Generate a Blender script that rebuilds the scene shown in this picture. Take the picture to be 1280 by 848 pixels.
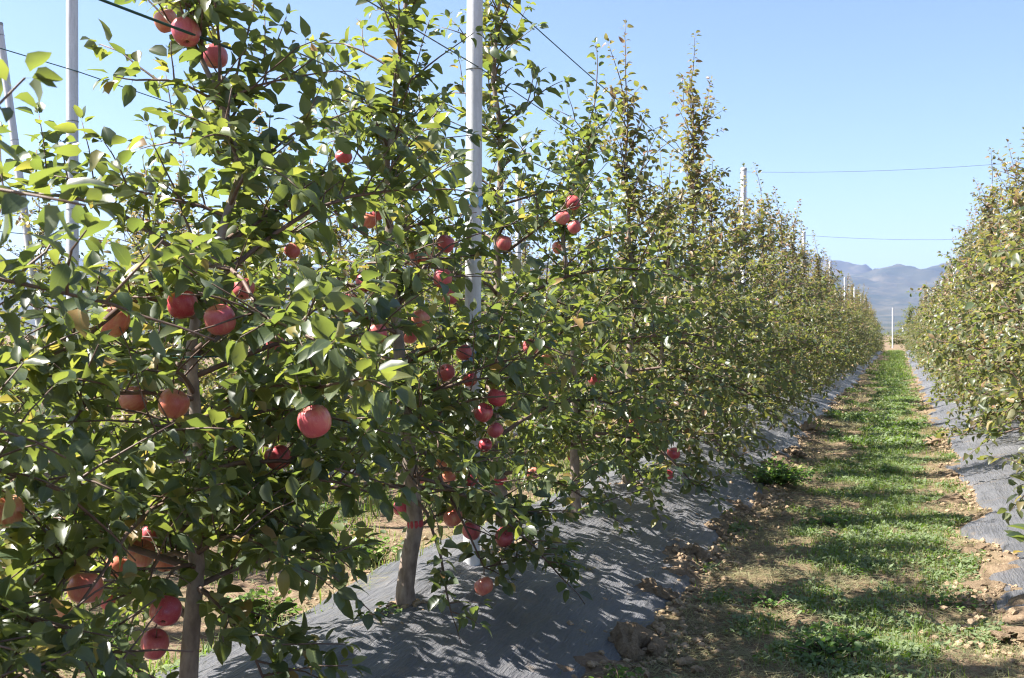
import bpy, bmesh, math, random
import numpy as np
from mathutils import Vector, Matrix

for o in list(bpy.data.objects):
    bpy.data.objects.remove(o)
SC = bpy.context.scene
COL = SC.collection
R = math.radians

# ------------------------------------------------------------------ camera, sky, sun, exposure
HEAD = R(20.35)
cam_d = bpy.data.cameras.new('camera')
cam = bpy.data.objects.new('camera', cam_d)
COL.objects.link(cam)
cam.location = (0, 0, 1.42)
cam.rotation_euler = (R(89.74), 0, HEAD)
cam_d.sensor_width = 23.6
cam_d.lens = 23.97
cam_d.clip_start = 0.05
cam_d.clip_end = 30000
cam_d.dof.use_dof = True
cam_d.dof.focus_distance = 5.0
cam_d.dof.aperture_fstop = 8.0
SC.camera = cam

SUN_HEAD = R(199)      # world heading of the sun, counter-clockwise from +X
SUN_EL = R(51)
world = bpy.data.worlds.new('World')
SC.world = world
world.use_nodes = True
wn = world.node_tree.nodes
wl = world.node_tree.links
wn.clear()
w_out = wn.new('ShaderNodeOutputWorld')
w_bg = wn.new('ShaderNodeBackground')
w_sky = wn.new('ShaderNodeTexSky')
w_sky.sky_type = 'NISHITA'
w_sky.sun_disc = False
w_sky.sun_elevation = SUN_EL
w_sky.sun_rotation = R(90) - SUN_HEAD
w_sky.air_density = 1.0
w_sky.dust_density = 0.9
w_sky.ozone_density = 1.6
w_bg.inputs["Strength"].default_value = 0.0565
wl.new(w_sky.outputs[0], w_bg.inputs['Color'])
wl.new(w_bg.outputs[0], w_out.inputs['Surface'])

sun_d = bpy.data.lights.new('sun', 'SUN')
sun_d.energy = 5.0
sun_d.angle = R(0.53)
sun_d.color = (1.0, 0.955, 0.89)
sun = bpy.data.objects.new('sun', sun_d)
COL.objects.link(sun)
to_sun = Vector((math.cos(SUN_EL) * math.cos(SUN_HEAD), math.cos(SUN_EL) * math.sin(SUN_HEAD), math.sin(SUN_EL)))
sun.rotation_euler = to_sun.to_track_quat('Z', 'Y').to_euler()
sun.location = to_sun * 50

SC.view_settings.view_transform = 'Standard'
SC.view_settings.look = 'None'
SC.view_settings.gamma = 1.0
SC.view_settings.use_curve_mapping = False
SC.view_settings.exposure = 1.98
SC.cycles.max_bounces = 8
SC.cycles.transmission_bounces = 6
SC.cycles.volume_bounces = 0
SC.cycles.filter_width = 1.2

# ------------------------------------------------------------------ helpers
rng = np.random.default_rng(11)


def tag(o, label=None, cat=None, group=None, kind=None):
    if label: o['label'] = label
    if cat: o['category'] = cat
    if group: o['group'] = group
    if kind: o['kind'] = kind
    return o


def link(name, data, parent=None, loc=None):
    o = bpy.data.objects.new(name, data)
    COL.objects.link(o)
    if parent is not None: o.parent = parent
    if loc is not None: o.location = loc
    return o


def empty(name, loc):
    o = link(name, None, None, loc)
    o.empty_display_size = 0.1
    return o


def fast_mesh(name, v, f, mat=None, smooth=True, attr=None):
    """v (N,3), f (M,3) or (M,4) arrays"""
    v = np.asarray(v, np.float32)
    f = np.asarray(f, np.int32)
    k = f.shape[1]
    me = bpy.data.meshes.new(name)
    me.vertices.add(len(v))
    me.vertices.foreach_set('co', v.ravel())
    me.loops.add(f.size)
    me.loops.foreach_set('vertex_index', f.ravel())
    me.polygons.add(len(f))
    me.polygons.foreach_set('loop_start', np.arange(0, f.size, k, dtype=np.int32))
    me.polygons.foreach_set('loop_total', np.full(len(f), k, np.int32))
    me.polygons.foreach_set('use_smooth', np.full(len(f), smooth, bool))
    if attr is not None:
        a = me.attributes.new('tint', 'FLOAT_COLOR', 'POINT')
        a.data.foreach_set('color', np.asarray(attr, np.float32).ravel())
    me.update(calc_edges=True)
    if mat: me.materials.append(mat)
    return me


class MB:
    """collects shapes into one mesh"""
    def __init__(s):
        s.v = []; s.f = []

    def tube(s, pts, rad, n=6, cap=True):
        pts = np.asarray(pts, float)
        m = len(pts)
        rad = np.broadcast_to(np.asarray(rad, float), (m,))
        tang = np.gradient(pts, axis=0)
        tang /= np.linalg.norm(tang, axis=1, keepdims=True) + 1e-9
        ref = np.array([0, 0, 1.0]) if abs(tang[0][2]) < .9 else np.array([1.0, 0, 0])
        b = len(s.v)
        ang = np.arange(n) * 2 * math.pi / n
        for i in range(m):
            t = tang[i]
            u = ref - t * ref.dot(t)
            u /= np.linalg.norm(u) + 1e-9
            ref = u
            w = np.cross(t, u)
            for a in ang:
                s.v.append(pts[i] + rad[i] * (math.cos(a) * u + math.sin(a) * w))
        for i in range(m - 1):
            for j in range(n):
                k = (j + 1) % n
                s.f.append((b + i * n + j, b + i * n + k, b + (i + 1) * n + k, b + (i + 1) * n + j))
        if cap:
            e = b + (m - 1) * n
            if n == 4:
                s.f.append((e, e + 1, e + 2, e + 3))
            else:
                c = len(s.v); s.v.append(pts[-1])
                for j in range(n):
                    k = (j + 1) % n
                    s.f.append((e + j, e + k, c, c))
        return s

    def box(s, c, d):
        b = len(s.v)
        for z in (-1, 1):
            for y in (-1, 1):
                for x in (-1, 1):
                    s.v.append((c[0] + x * d[0] / 2, c[1] + y * d[1] / 2, c[2] + z * d[2] / 2))
        for q in ((0, 2, 3, 1), (4, 5, 7, 6), (0, 1, 5, 4), (2, 6, 7, 3), (0, 4, 6, 2), (1, 3, 7, 5)):
            s.f.append(tuple(b + i for i in q))
        return s

    def mesh(s, name, mat, smooth=True):
        me = bpy.data.meshes.new(name)
        fs = [tuple(dict.fromkeys(q)) for q in s.f]
        me.from_pydata([tuple(map(float, p)) for p in s.v], [], fs)
        me.polygons.foreach_set('use_smooth', [smooth] * len(me.polygons))
        if mat: me.materials.append(mat)
        me.update()
        return me

    def build(s, name, mat, parent=None, loc=None, smooth=True):
        return link(name, s.mesh(name, mat, smooth), parent, loc)


def hash2(i, j, seed):
    h = (i.astype(np.int64) * 374761393 + j.astype(np.int64) * 668265263 + seed * 1442695041) & 0x7fffffff
    h = ((h ^ (h >> 13)) * 1274126177) & 0x7fffffff
    h = h ^ (h >> 16)
    return (h & 0xffff) / 65535.0


def vnoise(x, y, seed=0):
    x = np.asarray(x, float); y = np.asarray(y, float)
    i = np.floor(x); j = np.floor(y)
    u = x - i; w = y - j
    u = u * u * (3 - 2 * u); w = w * w * (3 - 2 * w)
    i = i.astype(np.int64); j = j.astype(np.int64)
    a = hash2(i, j, seed); b = hash2(i + 1, j, seed); c = hash2(i, j + 1, seed); d = hash2(i + 1, j + 1, seed)
    return (a * (1 - u) + b * u) * (1 - w) + (c * (1 - u) + d * u) * w


def fbm(x, y, seed=0, oct=4):
    t = 0; amp = .5
    for k in range(oct):
        t = t + amp * vnoise(np.asarray(x) * 2 ** k, np.asarray(y) * 2 ** k, seed + k * 17)
        amp *= .5
    return t / (1 - .5 ** oct)


# ------------------------------------------------------------------ materials
def mat_new(name):
    m = bpy.data.materials.new(name)
    m.use_nodes = True
    nt = m.node_tree
    nt.nodes.clear()
    out = nt.nodes.new('ShaderNodeOutputMaterial')
    return m, nt, out


def N(nt, kind, **kw):
    n = nt.nodes.new(kind)
    for k, v in kw.items():
        if k.startswith('i_'):
            n.inputs[k[2:].replace('_', ' ')].default_value = v
        else:
            setattr(n, k, v)
    return n


def ramp(nt, fac, stops, interp='LINEAR'):
    r = nt.nodes.new('ShaderNodeValToRGB')
    r.color_ramp.interpolation = interp
    e = r.color_ramp.elements
    while len(e) < len(stops): e.new(0.5)
    for el, (p, c) in zip(e, stops):
        el.position = p
        el.color = (*c, 1) if len(c) == 3 else c
    nt.links.new(fac, r.inputs[0])
    return r.outputs[0]


def noise(nt, scale, detail=4, rough=.55, coord='Object', stretch=None):
    tc = nt.nodes.new('ShaderNodeTexCoord')
    src = tc.outputs[coord]
    if stretch:
        mp = nt.nodes.new('ShaderNodeMapping')
        mp.inputs['Scale'].default_value = stretch
        nt.links.new(src, mp.inputs[0]); src = mp.outputs[0]
    n = N(nt, 'ShaderNodeTexNoise')
    n.inputs['Scale'].default_value = scale
    n.inputs['Detail'].default_value = detail
    n.inputs['Roughness'].default_value = rough
    nt.links.new(src, n.inputs['Vector'])
    return n.outputs['Fac']


def mixc(nt, fac, a, b, mode='MIX'):
    m = nt.nodes.new('ShaderNodeMix')
    m.data_type = 'RGBA'; m.blend_type = mode
    for sock, val in ((m.inputs[0], fac), (m.inputs[6], a), (m.inputs[7], b)):
        if hasattr(val, 'links'): nt.links.new(val, sock)
        elif isinstance(val, (int, float)): sock.default_value = val
        else: sock.default_value = (*val, 1)
    return m.outputs[2]


def math_n(nt, op, a, b=None, clamp=False):
    m = nt.nodes.new('ShaderNodeMath'); m.operation = op; m.use_clamp = clamp
    for sock, val in ((m.inputs[0], a), (m.inputs[1], b)):
        if val is None: continue
        if hasattr(val, 'links'): nt.links.new(val, sock)
        else: sock.default_value = val
    return m.outputs[0]


def bump(nt, h, strength=.5, dist=.01):
    b = nt.nodes.new('ShaderNodeBump')
    b.inputs['Strength'].default_value = strength
    b.inputs['Distance'].default_value = dist
    nt.links.new(h, b.inputs['Height'])
    return b.outputs[0]


def pbsdf(nt, out, col, rough=.6, spec=.5, normal=None, metal=0.0):
    p = nt.nodes.new('ShaderNodeBsdfPrincipled')
    if hasattr(col, 'links'): nt.links.new(col, p.inputs['Base Color'])
    else: p.inputs['Base Color'].default_value = (*col, 1)
    if hasattr(rough, 'links'): nt.links.new(rough, p.inputs['Roughness'])
    else: p.inputs['Roughness'].default_value = rough
    p.inputs['Specular IOR Level'].default_value = spec
    p.inputs['Metallic'].default_value = metal
    if normal is not None: nt.links.new(normal, p.inputs['Normal'])
    if out is not None: nt.links.new(p.outputs[0], out.inputs['Surface'])
    return p


def leaf_material(name, green, yellow, trans, tfac, rough=.42, spec=.5, vein=True, pale=(.17, .20, .12)):
    """tint attribute: r = how far the leaf has turned, g = lightness, b = across the blade (0.5 at midrib), a = along"""
    m, nt, out = mat_new(name)
    at = N(nt, 'ShaderNodeAttribute', attribute_name='tint')
    sep = N(nt, 'ShaderNodeSeparateColor')
    nt.links.new(at.outputs['Color'], sep.inputs[0])
    col = ramp(nt, sep.outputs[0], [(0, green[0]), (.45, green[1]), (.8, yellow[0]), (1, yellow[1])])
    lig = math_n(nt, 'MULTIPLY_ADD', sep.outputs[1], 1.1)
    lig.node.inputs[2].default_value = .45
    hsv = N(nt, 'ShaderNodeHueSaturation')
    nt.links.new(col, hsv.inputs['Color']); nt.links.new(lig, hsv.inputs['Value'])
    c = hsv.outputs[0]
    if vein:
        mid = math_n(nt, 'ABSOLUTE', math_n(nt, 'SUBTRACT', sep.outputs[2], .5))
        vf = ramp(nt, mid, [(0.0, (.5, .5, .5)), (.06, (0, 0, 0))])
        side = N(nt, 'ShaderNodeTexWave', wave_type='BANDS', bands_direction='X')
        cx = N(nt, 'ShaderNodeCombineXYZ')
        nt.links.new(math_n(nt, 'ADD', math_n(nt, 'MULTIPLY', at.outputs['Alpha'], 1.0), math_n(nt, 'MULTIPLY', mid, -.8)), cx.inputs[0])
        nt.links.new(cx.outputs[0], side.inputs['Vector'])
        side.inputs['Scale'].default_value = 2.6
        sf = ramp(nt, side.outputs['Fac'], [(.78, (0, 0, 0)), (1, (.16, .16, .16))])
        c = mixc(nt, math_n(nt, 'ADD', vf, sf, True), c, (.17, .21, .085))
    geo = N(nt, 'ShaderNodeNewGeometry')          # leaves are paler and duller underneath
    under = mixc(nt, .62, c, pale)
    c = mixc(nt, geo.outputs['Backfacing'], c, under)
    rg = math_n(nt, 'MULTIPLY_ADD', geo.outputs['Backfacing'], .25)
    rg.node.inputs[2].default_value = rough
    p = pbsdf(nt, None, c, rg, spec)
    tr = N(nt, 'ShaderNodeBsdfTranslucent')
    tcol = ramp(nt, sep.outputs[0], [(0, trans[0]), (.5, trans[1]), (1, trans[2])])
    nt.links.new(tcol, tr.inputs['Color'])
    mx = N(nt, 'ShaderNodeMixShader'); mx.inputs[0].default_value = tfac
    nt.links.new(p.outputs[0], mx.inputs[1]); nt.links.new(tr.outputs[0], mx.inputs[2])
    nt.links.new(mx.outputs[0], out.inputs['Surface'])
    return m


M = {}
M['leaf'] = leaf_material('apple_leaf', ((.044, .066, .034), (.086, .104, .042)), ((.25, .21, .05), (.26, .14, .06)),
                          ((.20, .265, .042), (.37, .40, .055), (.52, .38, .08)), .41, .35, .65)
M['leaf_far'] = leaf_material('apple_leaf_turning', ((.052, .074, .034), (.105, .112, .048)), ((.24, .17, .085), (.22, .115, .08)),
                              ((.22, .28, .045), (.34, .34, .06), (.36, .22, .09)), .38, .42, .5, vein=False)
M['leaf_end'] = leaf_material('roadside_tree_leaf', ((.09, .12, .03), (.14, .15, .035)), ((.24, .2, .05), (.28, .2, .06)),
                              ((.2, .27, .04), (.3, .32, .05), (.5, .38, .08)), .33, .5, .4, vein=False)
M['grass'] = leaf_material('grass_blade', ((.115, .165, .026), (.205, .24, .04)), ((.28, .24, .085), (.38, .30, .17)),
                           ((.2, .40, .03), (.32, .48, .04), (.5, .4, .14)), .36, .5, .35, vein=False)
M['weed'] = leaf_material('weed_leaf', ((.06, .11, .028), (.115, .175, .03)), ((.17, .2, .05), (.3, .24, .1)),
                          ((.14, .3, .03), (.22, .36, .04), (.4, .34, .1)), .3, .5, .35, vein=False)

m, nt, out = mat_new('apple_bark')
n1 = noise(nt, 28, 5, .6, stretch=(1, 1, .45)); n2 = noise(nt, 7, 3)
c = ramp(nt, n1, [(.3, (.12, .09, .07)), (.5, (.235, .182, .145)), (.7, (.36, .30, .24))])
c = mixc(nt, ramp(nt, n2, [(.45, (0, 0, 0)), (.65, (.6, .6, .6))]), c, (.24, .20, .17))
pbsdf(nt, out, c, .75, .3, bump(nt, n1, .6, .006)); M['bark'] = m

m, nt, out = mat_new('young_twig')
n1 = noise(nt, 20, 3)
c = ramp(nt, n1, [(.3, (.085, .05, .04)), (.7, (.17, .115, .085))])
pbsdf(nt, out, c, .6, .35); M['twig'] = m


def apple_mat(name, base, blush, ground):
    m, nt, out = mat_new(name)
    tc = N(nt, 'ShaderNodeTexCoord')
    oi = N(nt, 'ShaderNodeObjectInfo')
    add = N(nt, 'ShaderNodeVectorMath', operation='ADD')
    mul = N(nt, 'ShaderNodeVectorMath', operation='SCALE')
    mul.inputs[0].default_value = (37, 11, 53)
    nt.links.new(oi.outputs['Random'], mul.inputs['Scale'])
    nt.links.new(tc.outputs['Object'], add.inputs[0]); nt.links.new(mul.outputs[0], add.inputs[1])
    big = N(nt, 'ShaderNodeTexNoise'); big.inputs['Scale'].default_value = 16; big.inputs['Detail'].default_value = 2
    nt.links.new(add.outputs[0], big.inputs['Vector'])
    st = N(nt, 'ShaderNodeMapping'); st.inputs['Scale'].default_value = (150, 150, 16)
    nt.links.new(add.outputs[0], st.inputs[0])
    fine = N(nt, 'ShaderNodeTexNoise'); fine.inputs['Scale'].default_value = 1; fine.inputs['Detail'].default_value = 3
    nt.links.new(st.outputs[0], fine.inputs['Vector'])
    f = math_n(nt, 'ADD', math_n(nt, 'MULTIPLY', big.outputs['Fac'], .74), math_n(nt, 'MULTIPLY', fine.outputs['Fac'], .40))
    c = ramp(nt, f, [(.38, ground), (.52, blush), (.72, base)])
    dots = N(nt, 'ShaderNodeTexVoronoi'); dots.inputs['Scale'].default_value = 210
    nt.links.new(add.outputs[0], dots.inputs['Vector'])
    c = mixc(nt, ramp(nt, dots.outputs['Distance'], [(.12, (.35, .35, .35)), (.24, (0, 0, 0))]), c, (.6, .42, .28))
    p = pbsdf(nt, out, c, .31, .5)
    p.inputs['Subsurface Weight'].default_value = .06
    p.inputs['Subsurface Radius'].default_value = (.012, .005, .003)
    p.inputs['Subsurface Scale'].default_value = 1.0
    return m


M['apple0'] = apple_mat('apple_skin_pink', (.45, .075, .10), (.52, .125, .13), (.60, .26, .18))
M['apple1'] = apple_mat('apple_skin_red', (.40, .042, .066), (.47, .08, .09), (.56, .20, .15))
M['apple2'] = apple_mat('apple_skin_orange', (.52, .12, .095), (.58, .20, .13), (.64, .36, .19))
m, nt, out = mat_new('apple_stalk'); pbsdf(nt, out, ramp(nt, noise(nt, 60, 2), [(.3, (.07, .045, .025)), (.7, (.16, .11, .06))]), .7); M['stalk'] = m

m, nt, out = mat_new('galvanised_concrete_post')
n1 = noise(nt, 7, 6, .7, stretch=(2.5, 2.5, .25)); n2 = noise(nt, 60, 3)
c = ramp(nt, n1, [(.3, (.40, .40, .40)), (.55, (.60, .605, .615)), (.75, (.70, .705, .715))])
c = mixc(nt, ramp(nt, n2, [(.55, (0, 0, 0)), (.75, (.35, .35, .35))]), c, (.36, .35, .34))
pbsdf(nt, out, c, .55, .4, bump(nt, n2, .25, .002)); M['post'] = m
m, nt, out = mat_new('post_cap'); pbsdf(nt, out, ramp(nt, noise(nt, 20), [(.3, (.25, .25, .25)), (.7, (.4, .4, .4))]), .6); M['cap'] = m
m, nt, out = mat_new('blue_tape'); pbsdf(nt, out, ramp(nt, noise(nt, 25), [(.3, (.10, .26, .50)), (.7, (.22, .42, .66))]), .45); M['blue'] = m
m, nt, out = mat_new('red_graft_tape'); pbsdf(nt, out, ramp(nt, noise(nt, 40), [(.3, (.30, .02, .03)), (.7, (.48, .05, .06))]), .5); M['red'] = m
m, nt, out = mat_new('wire_green'); pbsdf(nt, out, ramp(nt, noise(nt, 30), [(.3, (.012, .05, .042)), (.7, (.02, .075, .06))]), .5); M['wire_g'] = m
m, nt, out = mat_new('wire_grey'); pbsdf(nt, out, ramp(nt, noise(nt, 30), [(.3, (.09, .11, .11)), (.7, (.16, .18, .18))]), .45, .5, None, .5); M['wire_s'] = m

# woven grey plastic ground cover
m, nt, out = mat_new('woven_plastic_sheet')
n1 = noise(nt, 2.2, 5, .6); n2 = noise(nt, 3.2, 6, .66, stretch=(17, 1.5, 1)); n3 = noise(nt, 12, 4, .6, stretch=(5, 1, 1))
c = ramp(nt, n1, [(.3, (.095, .096, .106)), (.7, (.155, .155, .165))])
c = mixc(nt, ramp(nt, n3, [(.54, (0, 0, 0)), (.78, (.5, .5, .5))]), c, (.21, .19, .165))
soilp = noise(nt, 5.5, 6, .7)           # earth washed and trodden onto the sheet
c = mixc(nt, ramp(nt, soilp, [(.58, (0, 0, 0)), (.74, (.7, .7, .7))]), c, (.24, .18, .12))
wv = N(nt, 'ShaderNodeTexChecker'); wv.inputs['Scale'].default_value = 500
tc = N(nt, 'ShaderNodeTexCoord'); nt.links.new(tc.outputs['Object'], wv.inputs['Vector'])
hh = math_n(nt, 'ADD', math_n(nt, 'MULTIPLY', n2, 1.0), math_n(nt, 'MULTIPLY', n3, .35))
p = pbsdf(nt, out, c, math_n(nt, 'MULTIPLY_ADD', n1, .2), .7, bump(nt, hh, 1.0, .045))
p.inputs['Roughness'].links[0].from_node.inputs[2].default_value = .34
M['film'] = m

# earth
m, nt, out = mat_new('orchard_soil')
n1 = noise(nt, 1.1, 6, .65); n2 = noise(nt, 9, 6, .7); n3 = noise(nt, 45, 4, .7)
c = ramp(nt, n2, [(.28, (.085, .056, .036)), (.5, (.175, .12, .08)), (.72, (.29, .215, .145))])
c = mixc(nt, ramp(nt, n1, [(.42, (0, 0, 0)), (.62, (.6, .6, .6))]), c, (.125, .105, .055))
c = mixc(nt, ramp(nt, n3, [(.55, (0, 0, 0)), (.75, (.4, .4, .4))]), c, (.36, .27, .18))
hh = math_n(nt, 'ADD', n2, math_n(nt, 'MULTIPLY', n3, .5))
pbsdf(nt, out, c, .95, .15, bump(nt, hh, .9, .03)); M['soil'] = m

m, nt, out = mat_new('dug_clod_earth')
n2 = noise(nt, 16, 6, .7); n3 = noise(nt, 60, 3, .7)
c = ramp(nt, n2, [(.28, (.17, .118, .072)), (.5, (.31, .225, .145)), (.72, (.44, .33, .22))])
pbsdf(nt, out, c, .95, .15, bump(nt, math_n(nt, 'ADD', n2, math_n(nt, 'MULTIPLY', n3, .6)), 1, .02)); M['clod'] = m

m, nt, out = mat_new('far_hillside')
n1 = noise(nt, .0022, 8, .65); n2 = noise(nt, .012, 6, .7)
c = ramp(nt, n1, [(.3, (.03, .042, .03)), (.55, (.06, .062, .042)), (.75, (.115, .10, .065))])
c = mixc(nt, ramp(nt, n2, [(.5, (0, 0, 0)), (.7, (.5, .5, .5))]), c, (.17, .14, .095))
pbsdf(nt, out, c, .95, .1); M['hill'] = m
m, nt, out = mat_new('white_render'); pbsdf(nt, out, ramp(nt, noise(nt, .5), [(.3, (.68, .66, .62)), (.7, (.8, .79, .77))]), .8); M['white'] = m
m, nt, out = mat_new('roof_tile'); pbsdf(nt, out, ramp(nt, noise(nt, .8), [(.3, (.2, .12, .09)), (.7, (.3, .2, .15))]), .85); M['roof'] = m
m, nt, out = mat_new('window_glass_dark'); pbsdf(nt, out, ramp(nt, noise(nt, .8), [(.3, (.02, .025, .03)), (.7, (.05, .055, .06))]), .2); M['glass'] = m
# ------------------------------------------------------------------ layout of the orchard
ROWS = {'left': -1.96, 'right': 1.58, 'second': -5.70, 'third': -9.40}
RIDGE_H = .22
HALF = {'left': .88, 'right': 1.09, 'second': .80, 'third': .80}
END_Y = 90.0


def ridge(x, y):
    z = 0
    for k, rx in ROWS.items():
        w = HALF[k]
        t = np.clip(1 - np.abs(x - rx) / (w + .05), 0, 1)
        z = z + RIDGE_H * (t * t * (3 - 2 * t)) ** .75
    end = np.clip((END_Y + 1.5 - y) / 2.0, 0, 1)
    return z * end


def ground_z(x, y):
    x = np.asarray(x, float); y = np.asarray(y, float)
    near = np.clip(1 - (np.abs(y - 40) - 55) / 30, 0, 1) * np.clip(1 - (np.abs(x) - 14) / 6, 0, 1)
    n = (fbm(x * 1.1, y * 1.1, 3, 3) - .5) * .07 + (fbm(x * 6, y * 6, 9, 3) - .5) * .045
    rough = np.exp(-((x + 1.12) / .2) ** 2) + .8 * np.exp(-((x - .54) / .16) ** 2)
    heap = np.maximum(0, fbm(x * 5 + 3, y * 4, 41, 4) - .42) * .18 * rough
    return ridge(x, y) + (n + heap) * near


def ground_z1(x, y):
    return float(ground_z(np.array([x]), np.array([y]))[0])


# ------------------------------------------------------------------ ground sheet (fine near, coarse to the horizon)
def axis(parts):
    a = [np.arange(p, q, s) for p, q, s in parts]
    return np.unique(np.concatenate(a))


gx = axis([(-9000, -400, 1800), (-400, -40, 60), (-40, -10, 6), (-10, -5, .4), (-5, -2.8, .1), (-2.8, 1.6, .05), (1.6, 4, .2), (4, 40, 4), (40, 400, 60), (400, 9001, 1720)])
gy = axis([(-9000, -400, 1720), (-400, -10, 30), (-10, 2, .5), (2, 11, .05), (11, 22, .11), (22, 50, .3), (50, 100, .8), (100, 400, 20), (400, 9001, 430)])
GX, GY = np.meshgrid(gx, gy)
GZ = ground_z(GX, GY)
nx, ny = len(gx), len(gy)
idx = np.arange(nx * ny).reshape(ny, nx)
gf = np.stack([idx[:-1, :-1], idx[:-1, 1:], idx[1:, 1:], idx[1:, :-1]], -1).reshape(-1, 4)
g = link('ground', fast_mesh('ground', np.stack([GX, GY, GZ], -1).reshape(-1, 3), gf, M['soil']))
tag(g, kind='structure', label='brown orchard soil with dry litter between the tree rows')

# ------------------------------------------------------------------ hills behind, in a wide arc
th = np.radians(np.concatenate([np.linspace(-12, 60, 60), np.linspace(60.3, 150, 420), np.linspace(151, 215, 60)]))
rr = np.concatenate([np.linspace(900, 2300, 24), np.linspace(2350, 6200, 130)])
TH, RR = np.meshgrid(th, rr)
HX, HY = RR * np.cos(TH), RR * np.sin(TH)
n1 = fbm(HX / 1500, HY / 1500, 21, 5)
rid = 1 - np.abs(2 * fbm(HX / 900 + 7, HY / 900, 33, 5) - 1)
env = np.clip((RR - 2300) / 2600, 0, 1) ** 1.15
foot = np.clip((RR - 1150) / 900, 0, 1)
spur = 1 - np.abs(2 * fbm(HX / 420 + 3, HY / 420 + 9, 61, 5) - 1)
HZ = -3 + env * .86 * (95 + 210 * rid ** 1.8 + 120 * (n1 - .45) + 120 * spur ** 2.2 + 40 * (fbm(HX / 150, HY / 150, 77, 4) - .5)) + foot * 26 * fbm(HX / 500, HY / 500, 5, 3) + foot * (1 - env) * 14
idx = np.arange(TH.size).reshape(TH.shape)
hf = np.stack([idx[:-1, :-1], idx[:-1, 1:], idx[1:, 1:], idx[1:, :-1]], -1).reshape(-1, 4)
tag(link('hills', fast_mesh('hills', np.stack([HX, HY, HZ], -1).reshape(-1, 3), hf, M['hill'])), kind='structure',
    label='hazy blue mountain ridge beyond the end of the orchard')


def hill_z(x, y):
    r = math.hypot(x, y); a = math.atan2(y, x)
    i = int(np.argmin(abs(rr - r))); j = int(np.argmin(abs(th - a)))
    return float(HZ[i, j])


def farmhouse(x, y, w, d, h, rz, label):
    root = empty('farmhouse', (x, y, hill_z(x, y) - .5)); root.rotation_euler.z = rz
    b = MB().box((0, 0, h / 2), (w, d, h)); b.build('wall', M['white'], root, smooth=False)
    r = MB(); o = .5
    r.v = [(-w / 2 - o, -d / 2 - o, h), (w / 2 + o, -d / 2 - o, h), (w / 2 + o, d / 2 + o, h), (-w / 2 - o, d / 2 + o, h), (-w / 2 - o, 0, h + d * .3), (w / 2 + o, 0, h + d * .3)]
    r.f = [(0, 1, 5, 4), (2, 3, 4, 5), (1, 2, 5), (3, 0, 4), (3, 2, 1, 0)]
    r.build('roof', M['roof'], root, smooth=False)
    for k in range(4):
        fx = -w / 2 + (k + .5) * w / 4
        MB().box((fx, -d / 2 - .03, h * .55), (w / 10, .1, h * .35)).build('window', M['glass'], root, smooth=False)
    tag(root, label, 'house', 'houses at the foot of the hills')


farmhouse(14, 1500, 16, 9, 6, .1, 'largest white farmhouse at the foot of the hazy mountain')
farmhouse(44, 1640, 12, 8, 5, -.2, 'white farmhouse higher up the foothill, right of the largest one')
farmhouse(100, 1800, 12, 8, 5, .2, 'small white farmhouse highest up, rightmost under the mountain')

# ------------------------------------------------------------------ ground cover sheets on the ridges
ycov = axis([(-1, 11, .035), (11, 25, .09), (25, 50, .3), (50, END_Y, .9)])


def sheet(name, parent, x_in, x_out, seed, jag, ys, lift):
    k = 64
    t = np.linspace(0, 1, k)
    side = 1 if x_out > x_in else -1
    edge = x_out + side * jag * ((vnoise(ys * 1.35, ys * 0 + seed, seed) - .5) * 2 + (vnoise(ys * 4.5, ys * 0, seed + 3) - .5) * .6)
    inner = x_in + (vnoise(ys * 1.2, ys * 0 + 3.3, seed + 5) - .5) * .05
    X = inner[:, None] * (1 - t) + edge[:, None] * t
    Y = np.repeat(ys[:, None], k, 1)
    Z = ridge(X, Y) + (fbm(X * 1.1, Y * 1.1, 3, 3) - .5) * .07
    # long wrinkles running down the slope, soft sags and dents
    sk = X + .12 * np.sin(Y * .9) + .05 * Y            # creases drawn along the row, a little askew
    wr = (fbm(sk * 15, Y * 1.5, seed + 8, 3) - .5) * .027
    wr += (fbm(X * 3.5, Y * 6.5, seed + 19, 2) - .5) * .014
    wr += (fbm(X * 5 + 2, Y * 2.2, seed + 9, 3) - .5) * .016
    wr += np.maximum(0, fbm(X * 9, Y * 1.3 + X * 3, seed + 12, 2) - .62) * .05
    Z = Z + wr + .030 + lift * (1 - t) ** 3
    Z = Z - np.clip((t - .93) / .07, 0, 1) * .06       # outer edge tucked into the soil
    idx = np.arange(X.size).reshape(X.shape)
    f = np.stack([idx[:-1, :-1], idx[:-1, 1:], idx[1:, 1:], idx[1:, :-1]], -1).reshape(-1, 4)
    if side < 0: f = f[:, ::-1]
    link(name, fast_mesh(name, np.stack([X, Y, Z], -1).reshape(-1, 3), f, M['film']), parent)
    return edge


EDGE = {}
for key, lab in (('left', 'grey woven plastic sheet over the ridge left of the grass strip'),
                 ('right', 'grey woven plastic sheet along the right side of the grass strip'),
                 ('second', 'grey plastic sheet along the second tree row, seen through the leaves'),
                 ('third', 'grey plastic sheet along the third tree row on the far left')):
    rx, hw = ROWS[key], HALF[key]
    root = empty('ground_cover', (0, 0, 0))
    tag(root, lab, 'plastic sheet', 'weed barrier sheets under the tree rows')
    ys = ycov if key in ('left', 'right') else ycov[::2]
    sd = {'left': 40, 'right': 60, 'second': 80, 'third': 95}[key]
    EDGE[key, 1] = (ys, sheet('sheet', root, rx - .03, rx + hw - .02, sd, .11 if key != 'right' else .2, ys, .028))
    EDGE[key, -1] = (ys, sheet('sheet', root, rx + .03, rx - hw + .02, sd + 1, .13, ys, .0))


def edge_x(key, side, y):
    ys, e = EDGE[key, side]
    return float(np.interp(y, ys, e))


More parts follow.
